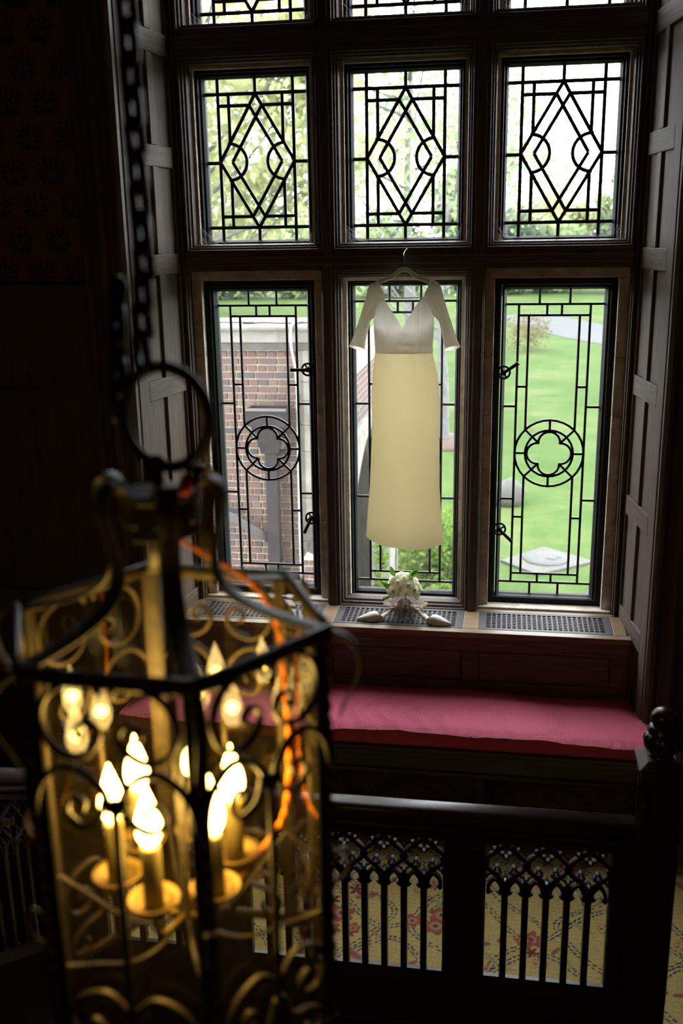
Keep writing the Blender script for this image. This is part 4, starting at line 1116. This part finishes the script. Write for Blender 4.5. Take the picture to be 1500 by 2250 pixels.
        add(mb, 'upper_scroll', M['iron'])
        mb = MB(); H = RZ-BZ
        for s in (-1, 1):
            A = [(.004,H-.125),(.030,H-.150),(.064,H-.140),(.082,H-.108),(.070,H-.078),(.046,H-.078),(.038,H-.098),(.050,H-.110),(.058,H-.100)]
            mb.bar(smooth_path([F(s*u, v) for u, v in A], 6), nrm, .0080, .010, taper=lambda t: 1-.35*t)
            B = [(.004,H-.10),(.022,H-.060),(.052,H-.050),(.076,H-.030),(.070,H-.008),(.050,H-.012),(.050,H-.026)]
            mb.bar(smooth_path([F(s*u, v) for u, v in B], 6), nrm, .0080, .010, taper=lambda t: 1-.35*t)
        add(mb, 'lower_scroll', M['iron'])
        # leaf hook on the corner, half way down
        hp = [(.205,1.990),(.222,2.004),(.232,2.026),(.226,2.044),(.214,2.040),(.216,2.028)]
        add(MB().bar(smooth_path([pol(a, r, z-.045) for r, z in hp], 5), tan, .0042, .012, taper=lambda t: 1-.4*t), 'leaf_hook', M['iron'])
        # glass
        mb = MB(); g0, g1 = -W/2+.012, W/2-.012
        mb.hexa([F(g0, H-.004, -.018), F(g1, H-.004, -.018), F(g1, H-.004, -.016), F(g0, H-.004, -.016), F(g0, .006, -.018), F(g1, .006, -.018), F(g1, .006, -.016), F(g0, .006, -.016)])
        add(mb, 'glass_panel', M['lglass'], False)
        # lower stay from the corner bar to the stem
        add(MB().bar(smooth_path([pol(a, LR-.012, 1.905), pol(a, .15, 1.878), pol(a, .09, 1.845), pol(a, .04, 1.845), pol(a, .010, 1.870)], 5), tan, .004, .007), "stay", M['iron'])
        # candle light on an arm, half way between corners
        b = a+PI/6; LCx = Vector((-.010, .002, .022)); cc = pol(b, .080, 0)+Vector((LCx.x, LCx.y, 0))
        ca = add(MB().tube(smooth_path([pol(b, .008, 1.872), pol(b, .03, 1.868)+LCx*.3, pol(b, .06, 1.856)+LCx, pol(b, .078, 1.880)+LCx, pol(b, .080, 1.912)+LCx], 5), .0042, 8), 'candle_arm', M['brass'])
        q = add(MB().lathe([(.004,1.908),(.015,1.910),(.027,1.917),(.034,1.927),(.0325,1.928),(.025,1.920),(.013,1.915)], (cc.x, cc.y, .022), 24), 'drip_pan', M['brass'], True, ca)
        add(MB().lathe([(.0135,1.914),(.0132,1.96),(.0128,2.002),(.0105,2.004)], (cc.x, cc.y, .022), 18), 'candle_sleeve', M['candle'], True, ca)
        pr = [(.006,2.003),(.0095,2.007),(.0155,2.019),(.0172,2.030),(.0158,2.043),(.0115,2.058),(.0068,2.072),(.0032,2.082),(.0008,2.089)]
        add(MB().lathe(pr, (cc.x, cc.y, .022), 16), 'flame_bulb', M['bulb'], True, ca)
        lt = bpy.data.lights.new('bulb_light', 'POINT'); lt.energy = 1.0; lt.color = (1.0,.60,.09); lt.shadow_soft_size = .010
        lo = bpy.data.objects.new('bulb_light', lt); COL.objects.link(lo); lo.location = (cc.x, cc.y, 2.057); lo.parent = ca
    add(MB().lathe([(.004,1.80),(.010,1.806),(.007,1.822),(.012,1.845),(.016,1.862),(.012,1.880),(.006,1.892),(.0055,2.43)], (LC.x, LC.y, 0), 14), 'stem', M['iron'])
    # silk flex: two strands twisted
    P = smooth_path([(.119,-4.06,2.412),(.158,-4.03,2.374),(.202,-4.00,2.328),(.222,-3.965,2.256),(.228,-3.965,2.176),(.231,-3.965,2.079),(.226,-3.98,1.990),(.204,-4.01,1.953),(.165,-4.04,1.905),(.112,-4.06,1.875)], 14)
    P = [Vector(p) for p in P]; mb = MB()
    for s in (0, PI):
        mb.tube([p+Vector((.0021*math.cos(i*.7+s), .0021*math.sin(i*.7+s), 0)) for i, p in enumerate(P)], .0021, 6)
    add(mb, 'silk_flex', M['cord'])
    # chain up to the ceiling
    ch = empty('lantern_chain', (LC.x, LC.y, 5.3)); tag(ch, 'dark iron chain the lantern hangs from', 'chain')
    a, b = .0125, .0088
    loop = [Vector((b*math.cos(t), 0, (a if math.sin(t) > 0 else -a)+b*math.sin(t))) for t in [PI/6*i for i in range(12)]]
    lk = MB().tube(loop, .0060, 8, True).mesh('link', M['chain'], True)
    z = 2.640; i = 0; x0, y0 = .092, -4.06
    while z < 5.30:
        t = min(1, (z-2.64)/.10)
        inst(lk, 'link', ch, Vector((x0+(LC.x-x0)*t-LC.x, y0-LC.y, z-5.3)), (0, 0, .35+.5 if i % 2 else .35-.75), (1,1,1)); z += .0332; i += 1
    for j in range(5):      # loose tail of the chain
        inst(lk, 'link', ch, Vector((-.036-.002*j, .0, 2.700-.030*j-5.3)), (.1*(-1)**j, .25*(j == 0), .35+PI/4-PI/2*(j % 2)))
lantern()

# ------------------------------------------------------------------ outside the window
GZ = -3.2
def ground():
    g = MB().box(-160, 160, .3, 260, GZ-.3, GZ).build('lawn', M['grass']); tag(g, 'bright spring green lawn outside the window', 'lawn', None, 'stuff')
    # drive
    pts = smooth_path([(1.2,70,0),(2.0,67.5,0),(3.2,64,0),(7.5,52,0),(16,40,0),(34,30,0)], 10)
    mb = MB(); L = []
    for i, p in enumerate(pts):
        t = (Vector(pts[min(i+1, len(pts)-1)])-Vector(pts[max(i-1, 0)])).normalized(); n = Vector((-t.y, t.x, 0))
        w_ = 2.6; L.append((p-n*w_, p+n*w_))
    for (a, b), (c, d) in zip(L[:-1], L[1:]):
        mb.hexa([(a.x,a.y,GZ),(b.x,b.y,GZ),(d.x,d.y,GZ),(c.x,c.y,GZ),(a.x,a.y,GZ+.03),(b.x,b.y,GZ+.03),(d.x,d.y,GZ+.03),(c.x,c.y,GZ+.03)])
    tag(mb.build('driveway', M['asphalt']), 'grey driveway curving across the far lawn', 'driveway')
    # stone pad with round cover
    o = empty('well_cover', (1.33, 12.80, GZ)); tag(o, 'square stone slab with round cover set in the lawn', 'slab')
    q = MB().prism([(1.354,13.66),(2.24,12.84),(1.19,11.98),(.52,12.72)], GZ-.02, GZ+.05).build('slab', M['pad'], None, bevel=.01); q.parent = o; q.matrix_parent_inverse = Matrix.Translation((-1.33, -12.8, -GZ))
    q = MB().lathe([(.0005,.085),(.30,.083),(.40,.075),(.43,.05)], (1.36, 12.86, GZ), 36).build('round_cover', M['cover'], None, True); q.parent = o; q.matrix_parent_inverse = Matrix.Translation((-1.33, -12.8, -GZ))
    for dx, dy, r in ((.10,.0,.10), (.22,.08,.06)):
        q = MB().lathe([(.0005,.097),(r,.095),(r*1.1,.080)], (1.36+dx, 12.82+dy, GZ), 20).build('boss', M['pad'], None, True); q.parent = o; q.matrix_parent_inverse = Matrix.Translation((-1.33, -12.8, -GZ))
    # boulder
    mb = MB(); mb.ball((0,0,0), 1, 14, 9); rnd = random.Random(6)
    mb.v = [(.62+x*.42*(1+.1*math.sin(z*5+y*3)), 16.9+y*.35, GZ+.22+max(-.24, z*.36*(1+.15*math.sin(x*4)))) for x, y, z in mb.v]
    tag(mb.build('boulder', M['pad'], None, True), 'pale boulder on the lawn beyond the quatrefoil', 'rock')
    mb = MB().prism([(1.7,10.3),(2.1,11.6),(2.7,12.2),(3.6,12.0),(3.6,9.8)], GZ-.02, GZ+.03)
    tag(mb.build('gravel_path', M['asphalt']), 'grey path corner on the lawn nearest the right casement', 'path')
ground()

def leaf_cloud(blobs, n, size, seed, ground=None):
    rng = np.random.default_rng(seed); V = []; F = []
    w_ = np.array([b[3]*b[4]*b[5] for b in blobs], float); w_ /= w_.sum()
    ids = rng.choice(len(blobs), n, p=w_)
    d = rng.standard_normal((n, 3)); d /= np.linalg.norm(d, axis=1)[:, None]
    r = rng.random(n)**.45
    B = np.array(blobs)[ids]; c = B[:, :3]+d*r[:, None]*B[:, 3:]
    a = rng.standard_normal((n, 3)); a /= np.linalg.norm(a, axis=1)[:, None]
    b = np.cross(a, rng.standard_normal((n, 3))); b /= np.linalg.norm(b, axis=1)[:, None]
    s = size*rng.uniform(.5, 1.2, n)[:, None]
    q = np.stack([c-a*s, c+b*s*.55, c+a*s, c-b*s*.55], 1)
    if ground is not None: q[..., 2] = np.maximum(q[..., 2], ground+.01)
    mb = MB(); mb.v = [tuple(p) for p in q.reshape(-1, 3)]; mb.f = [(4*i, 4*i+1, 4*i+2, 4*i+3) for i in range(n)]
    return mb
def tree(name, label, x, y, h, spread, n, size, m, seed, trunk=.25, base=.35, group='trees across the lawn'):
    o = empty(name, (x, y, GZ)); tag(o, label, 'tree', group); inv = Matrix.Translation((-x, -y, -GZ)); rnd = random.Random(seed)
    mb = MB(); ends = []
    mb.tube(smooth_path([(x,y,GZ-.1),(x+.1*trunk,y,GZ+h*.2),(x-.1,y,GZ+h*.45),(x+.1,y,GZ+h*.8)], 4), lambda t: trunk*(1-.75*t), 8)
    for k in range(11):
        z0 = GZ+h*(base*.8+.045*k); a = rnd.uniform(0, 6.28); L = spread*rnd.uniform(.6, 1)*(1-.3*k/11)
        p = Vector((x, y, z0)); q = p+Vector((math.cos(a)*L, math.sin(a)*L, h*rnd.uniform(.10,.30)))
        mid = (p+q)/2+Vector((0, 0, -h*.03)); mb.tube(smooth_path([p, mid, q], 4), lambda t: trunk*.32*(1-.85*t), 5); ends.append(q)
        for j in range(4):
            a2 = a+rnd.uniform(-1.2, 1.2); s0 = p+(q-p)*rnd.uniform(.4, 1); e = s0+Vector((math.cos(a2)*L*.45, math.sin(a2)*L*.45, h*rnd.uniform(.02,.16)))
            mb.tube([s0, (s0+e)/2+Vector((0,0,.05*h*.3)), e], lambda t: trunk*.12*(1-.7*t), 4); ends.append(e)
    q = mb.build('trunk', M['bark'], None, True, fix=False); q.parent = o; q.matrix_parent_inverse = inv
    bl = [(e.x, e.y, e.z, spread*.30, spread*.30, spread*.22) for e in ends]+[(x, y, GZ+h*.7, spread*.6, spread*.6, h*.25)]
    q = leaf_cloud(bl, n, size, seed).build('crown', m, None, fix=False); q.parent = o; q.matrix_parent_inverse = inv; q['kind'] = 'stuff'
def planting():
    tree('spring_tree', 'yellow-green spring tree filling the view of the left diamond light', -10.5, 30, 15, 6.5, 9000, .24, M['fol_y'], 21, .32)
    tree('spring_tree', 'pale budding tree seen through the left edge of the left diamond light', -21, 48, 20, 7, 5200, .26, M['fol_y'], 22, .35)
    tree('spring_tree', 'bare-limbed budding tree in the middle of the centre diamond light', -4.0, 42, 17, 6, 3000, .19, M['fol_g'], 23, .34)
    tree('spring_tree', 'thin budding tree at the left edge of the right diamond light', -.6, 70, 17, 6.5, 1500, .24, M['fol_g'], 24, .3)
    tree('lawn_tree', 'pale-trunked lawn tree in a ring of mulch right of the gown', -1.25, 23.6, 8.5, 3.2, 1500, .13, M['fol_g'], 25, .20, .42)
    tree('evergreen_tree', 'dark evergreen at the lower right of the right diamond light', 13.5, 112, 14, 4, 2600, .5, M['fol_g'], 26, .35, .1)
    tree('evergreen_tree', 'dark evergreen at the lower right of the centre diamond light', -3.5, 112, 15, 4, 2600, .5, M['fol_d'], 27, .35, .1)
    tree('spring_tree', 'low yellow-green tree behind the brick wing', -24, 70, 13, 8, 3800, .4, M['fol_y'], 28, .35, .2)
    tree('spring_tree', 'low green tree on the skyline of the right diamond light', 4.5, 112, 10.5, 5.5, 3000, .45, M['fol_y'], 29, .3, .15)
    for i, (x, y, w_, h, m, lb) in enumerate(((-34,88,12,9,'fol_d','dark hedge mass on the far lawn edge, leftmost'), (-20,92,10,8,'fol_g','green bushes on the far lawn edge behind the left casement head'), (-6,96,10,8.5,'fol_d','dark bushes on the far lawn edge behind the gown'),
                                       (4,98,9,7.5,'fol_g','green bushes on the far lawn edge, left part of the right casement head'), (15,97,10,8.5,'fol_d','blue-green bushes on the far lawn edge, right part of the right casement head'), (28,95,12,9,'fol_d','dark bushes on the far lawn edge, rightmost'))):
        b = [(x+random.Random(i*9+k).uniform(-w_*.7, w_*.7), y+random.Random(i*7+k).uniform(-2, 2), GZ+h*.45, w_*.38, 3, h*.5) for k in range(7)]
        o = leaf_cloud(b, 4200, .5, 40+i, GZ).build('hedge', M[m], None, fix=False); tag(o, lb, 'hedge', 'bushes along the far lawn edge')
    c = MB().lathe([(1.25,0.0),(1.15,.08),(.5,.14),(.16,.16)], (-1.25, 23.6, GZ), 30)
    tag(c.build('mulch_ring', M['mulch'], None, True), 'round bed of reddish bark mulch at the foot of the pale trunk', 'mulch')
    o = leaf_cloud([(1.05+k*.55, 46+k*.9, GZ+1.0, .75, .8, 1.1) for k in range(3)], 1100, .085, 61, GZ).build('orange_shrub', foliage('rust_foliage', [(0,(.10,.10,.045)),(1,(.15,.105,.06))]), None, fix=False)
    tag(o, 'rust-tinged shrub by the drive beyond the right casement', 'shrub')
    # shrubs below the centre light
    for i, (x, y, z, rx, rz, lb) in enumerate(((-.45,10.6,GZ+.75,.75,.85,'bright leafy shrub right below the hem of the gown'), (-1.0,12.6,GZ+.60,.60,.7,'leafy shrub behind the hem of the gown'), (-.30,8.7,GZ+.45,.5,.5,'low leafy shrub behind the bouquet'))):
        o = empty('garden_shrub', (x, y, GZ)); tag(o, lb, 'shrub', 'shrubs below the window')
        q = leaf_cloud([(x, y, z, rx, rx, rz), (x+.3, y-.2, z-.2, rx*.7, rx*.7, rz*.7), (x-.3, y+.1, z-.15, rx*.7, rx*.6, rz*.7)], 4200, .055, 70+i, GZ).build('foliage', M['fol_b'], None, fix=False); q.parent = o; q.matrix_parent_inverse = Matrix.Translation((-x, -y, -GZ)); q['kind'] = 'stuff'
        mb = MB()
        for k in range(6): a = k*1.05; mb.tube([(x+.05*math.cos(a), y+.05*math.sin(a), GZ), (x+.3*math.cos(a), y+.3*math.sin(a), z)], .012, 5)
        q = mb.build('stems', M['bark'], None); q.parent = o; q.matrix_parent_inverse = Matrix.Translation((-x, -y, -GZ))
    o = leaf_cloud([(-.93, 6.35, -1.75+k*.32, .10, .14, .26) for k in range(-4, 4)], 900, .05, 91, GZ).build('ivy', M['fol_b'], None, fix=False); tag(o, 'ivy climbing the stone porch at the foot of the centre light', 'ivy')
planting()

def wing():
    Y = 4.2
    w_ = empty('brick_wing', (-2.2, Y, GZ)); tag(w_, 'brick wing of the house with stone coping and quoins outside the left casement', 'building'); inv = Matrix.Translation((2.2, -Y, -GZ))
    def add(mb, name, m, sm=False, par=None, **k):
        q = mb.build(name, m, None, sm, **k); q.parent = par or w_; q.matrix_parent_inverse = inv if par is None else Matrix.Identity(4); return q
    add(MB().box(-7, -1.20, Y+.012, Y+.35, GZ, 1.78), 'mortar_core', M['mortar'])
    CH, T = .0685, 1.702
    rnd = random.Random(8)
    bm = {}
    def brick_mesh(w0):
        key = round(w0, 3)
        if key not in bm:
            h = CH-.0145
            bm[key] = MB().add([(0,.0,0),(w0,.0,0),(w0,.0,h),(0,.0,h),(.004,-.006,.004),(w0-.004,-.006,.004),(w0-.004,-.006,h-.004),(.004,-.006,h-.004),(0,.02,0),(w0,.02,0),(w0,.02,h),(0,.02,h)],
                [(4,5,6,7),(0,1,5,4),(1,2,6,5),(2,3,7,6),(3,0,4,7),(1,0,8,9),(2,1,9,10),(3,2,10,11),(0,3,11,8)]).mesh('brick', M['brick'])
        return bm[key]
    far = MB(); row = 0; z = T
    while z > GZ+.05:
        z -= CH; pitch = .097 if row % 2 == 0 else .190; off = (0 if row % 2 == 0 else .0485)+(.02*math.sin(row*1.7))
        i0 = int((-7)/pitch)-1
        for i in range(i0, int(-1.40/pitch)):
            x0 = i*pitch+off; x1 = x0+pitch-.0145
            if x1 > -1.437: x1 = -1.437
            if x1-x0 < .03 or x0 < -7: continue
            dy = rnd.uniform(-.003, .003)
            if -2.30 < x1 and z > -.80: inst(brick_mesh(x1-x0), 'brick', w_, (x0+2.2, Y-Y+dy, z-GZ), (0, rnd.uniform(-.004,.004), 0))
            else:
                far.add([(x0,Y-.006+dy,z),(x1,Y-.006+dy,z),(x1,Y-.006+dy,z+CH-.0145),(x0,Y-.006+dy,z+CH-.0145),(x0,Y+.02,z),(x1,Y+.02,z),(x1,Y+.02,z+CH-.0145),(x0,Y+.02,z+CH-.0145)],
                        [(0,1,2,3),(1,0,4,5),(2,1,5,6),(3,2,6,7),(0,3,7,4)])
        row += 1
    q = add(far, 'brickwork', M['brick_i'], fix=False); q['kind'] = 'stuff'
    # coping: darker bed, fascia and roll
    cop = [(.0,1.707),(-.03,1.707),(-.035,1.775),(-.050,1.780),(-.055,1.880),(-.085,1.888),(-.105,1.905),(-.110,1.925),(-.098,1.944),(-.05,1.968),(.06,1.978),(.36,1.978),(.36,1.707)]
    def slab(x0, x1, name):
        add(MB().prism([(a+Y, b) for a, b in cop], x0, x1, lambda a, b, c: (c, a, b)), name, M['cast'])
    for x0, x1 in ((-7,-5.2),(-5.198,-3.4),(-3.398,-1.62),(-1.618,-1.10)): slab(x0, x1, 'coping_stone')
    add(MB().box(-7, -1.13, Y-.036, Y+.02, 1.703, 1.775), 'dark_course', M['cast_d'])  # darker stone course below the coping fascia
    # quoin pier at the right end
    zs = [GZ, -1.6, -1.15, -.20, .25, .72, .98, 1.22, 1.40, 1.703]
    for a, b in zip(zs[:-1], zs[1:]):
        add(MB().box(-1.436-(.028 if int(a*7) % 2 else 0), -1.395, Y-.020, Y+.3, a+.002, b-.002), 'quoin_block', M['cast'], bevel=.003)
        if b > -.3: add(MB().box(-1.3945, -1.16, Y-.045, Y+.3, a+.002, b-.002), 'quoin_block', M['cast'], bevel=.004)
    add(MB().hexa([(-1.395,Y-.06,-.30),(-1.16,Y-.34,-.42),(-1.10,Y+.3,-.30),(-1.395,Y+.3,-.30),(-1.395,Y-.05,.05),(-1.2,Y-.05,.05),(-1.10,Y+.3,.05),(-1.395,Y+.3,.05)]), 'buttress_weathering', M['cast_d'])
    bt = MB().box(-1.392, -1.12, Y-.25, Y+.3, GZ, -.30)
    add(bt, 'buttress_core', M['mortar'])
    mb = MB(); z = -.31; r = 0
    while z > -1.6:
        z -= CH; x = -1.385-(0 if r % 2 else .05)
        while x < -1.13:
            a, b = max(x, -1.39), min(x+.085, -1.122)
            if b-a > .02: inst(brick_mesh(b-a), 'brick', w_, (a+2.2, -.256, z-GZ))
            x += .097
        r += 1
    # downpipe with hopper, bracket, raking pipe and white conduit
    d = empty('downpipe', (-1.71, Y-.12, GZ)); tag(d, 'brown painted downpipe with hopper head on the brick wing', 'downpipe'); dv = Matrix.Translation((1.71, -Y+.12, -GZ))
    def dd(mb, name, m, **k): q = mb.build(name, m, None, **k); q.parent = d; q.matrix_parent_inverse = dv
    dd(MB().hexa([(-1.80,Y-.16,.72),(-1.63,Y-.16,.72),(-1.63,Y-.012,.72),(-1.80,Y-.012,.72),(-1.885,Y-.22,1.00),(-1.585,Y-.22,1.00),(-1.585,Y-.012,1.00),(-1.885,Y-.012,1.00)]), 'hopper_cone', M['gutter'], bevel=.004)
    for a in ((-1.925,-1.54,Y-.25,Y-.235),(-1.925,-1.54,Y-.03,Y-.012)): dd(MB().box(a[0], a[1], a[2], a[3], 1.00, 1.165), 'hopper_side', M['gutter'])
    for a in ((-1.925,-1.91),(-1.555,-1.54)): dd(MB().box(a[0], a[1], Y-.235, Y-.03, 1.00, 1.165), 'hopper_side', M['gutter'])
    dd(MB().box(-1.91, -1.555, Y-.235, Y-.03, 1.0, 1.012), 'hopper_floor', M['gutter'])
    dd(MB().box(-1.94, -1.525, Y-.262, Y-.245, 1.15, 1.178), 'hopper_rim', M['zinc'], bevel=.003)
    dd(MB().box(-1.775, -1.655, Y-.15, Y-.04, GZ, .74), 'pipe', M['gutter'], bevel=.006)
    dd(MB().box(-1.80, -1.585, Y-.155, Y-.03, .765, .845).box(-1.84, -1.78, Y-.045, Y-.012, .765, .845).box(-1.60, -1.545, Y-.045, Y-.012, .765, .845), 'bracket', M['cast_d'], bevel=.004)
    r = empty('raking_pipe', (-2.2, Y-.12, GZ)); tag(r, 'ribbed pale metal pipe slanting down into the downpipe', 'pipe')
    for k in range(5):
        o = -.018*k
        q = MB().tube([(-2.75, Y-.11, .42+o), (-1.77, Y-.11, -.125+o)], .0115, 6).build('rib', M['zinc'], None, True); q.parent = r; q.matrix_parent_inverse = Matrix.Translation((2.2, -Y+.12, -GZ))
    mb = MB().tube(smooth_path([(-1.36,Y+.05,1.985),(-1.43,Y-.06,1.972),(-1.478,Y-.13,1.93),(-1.484,Y-.125,1.75),(-1.458,Y-.07,1.50),(-1.455,Y-.06,1.2),(-1.462,Y-.06,.5),(-1.466,Y-.055,-.2),(-1.462,Y-.055,-1.0),(-1.462,Y-.055,GZ)], 6), .0125, 8)
    tag(mb.build('conduit', M['white'], None, True), 'white cable conduit running down beside the stone quoins', 'conduit')
    mb = MB().tube(smooth_path([(-6,Y-.07,1.972),(-2.2,Y-.072,1.972),(-1.95,Y-.075,1.962),(-1.75,Y-.06,1.968),(-1.55,Y-.07,1.962),(-1.2,Y-.06,1.972)], 8), .005, 5)
    tag(mb.build('cable', M['gutter'], None, True), 'thin grey cable lying along the stone coping', 'cable')
    # porch side wall with arch, receding from the wing
    X = -1.10
    p = empty('porch', (X, 7, GZ)); tag(p, 'brick and stone arched porch receding beside the gown', 'building'); pv = Matrix.Translation((-X, -7, -GZ))
    def pa(mb, name, m, **k): q = mb.build(name, m, None, **k); q.parent = p; q.matrix_parent_inverse = pv; return q
    pa(MB().box(X-.28, X-.012, 4.55, 9.7, .70, 1.31), 'mortar_core', M['mortar'])
    rw = 0; z = 1.305; fr = 0
    me = MB().add([(0,0,0),(0,.20,0),(0,.20,.062),(0,0,.062),(.010,.004,.004),(.010,.196,.004),(.010,.196,.058),(.010,.004,.058)], [(4,5,6,7),(0,1,5,4),(1,2,6,5),(2,3,7,6),(3,0,4,7)]).mesh('brick', M['brick'])
    while z > .78:
        z -= .075; y = 4.6+(0 if rw % 2 else .105)
        while y < 9.5: inst(me, 'brick', p, (-.012, y-7, z-GZ)); y += .212
        rw += 1
    pa(MB().box(X-.32, X+.05, 4.5, 9.75, 1.31, 1.45).box(X-.30, X+.02, 4.5, 9.72, 1.45, 1.47), 'coping', M['cast'], bevel=.012)
    pa(MB().box(X-.30, X+.06, 4.5, 9.75, .60, .70), 'string_course', M['cast'], bevel=.015)
    # spandrel with pointed arch
    ar = [(9.70,.60),(4.5,.60),(4.5,GZ),(5.0,GZ),(5.0,-.55)]
    for k in range(0, 13):
        t = k/12; ar.append((5.0+1.9*t, -.55+1.0*math.sin(t*PI/2)**.9))
    for k in range(1, 13):
        t = k/12; ar.append((6.9+1.9*t, -.55+1.0*math.sin((1-t)*PI/2)**.9))
    ar += [(8.8,GZ),(9.70,GZ)]
    pa(MB().prism(ar, X-.28, X, lambda a, b, c: (c, a, b)), 'arch_spandrel', M['cast'])
    pa(MB().box(-3.2, X, 9.55, 9.9, GZ, 1.2), 'front_pier', M['cast'])
    for x0, x1 in ((-1.95,-1.88),(-1.82,-1.68),(-1.62,-1.48),(-1.42,-1.30),(-1.24,-1.12)): pa(MB().box(x0, x1, 9.51, 9.55, GZ+.5, .6), 'pier_flute', M['cast'], bevel=.012)
    pa(MB().box(-3.2, X+.04, 9.46, 9.9, GZ, GZ+.45), 'plinth', M['cast'], bevel=.02)
    pa(MB().box(-3.2, X-.4, 4.6, 9.5, GZ-.02, GZ+.02), 'paving', M['cast'])
    pa(MB().box(-2.05, -1.90, 8.6, 9.5, GZ, .9), 'inner_pier', M['cast_d'])
wing()
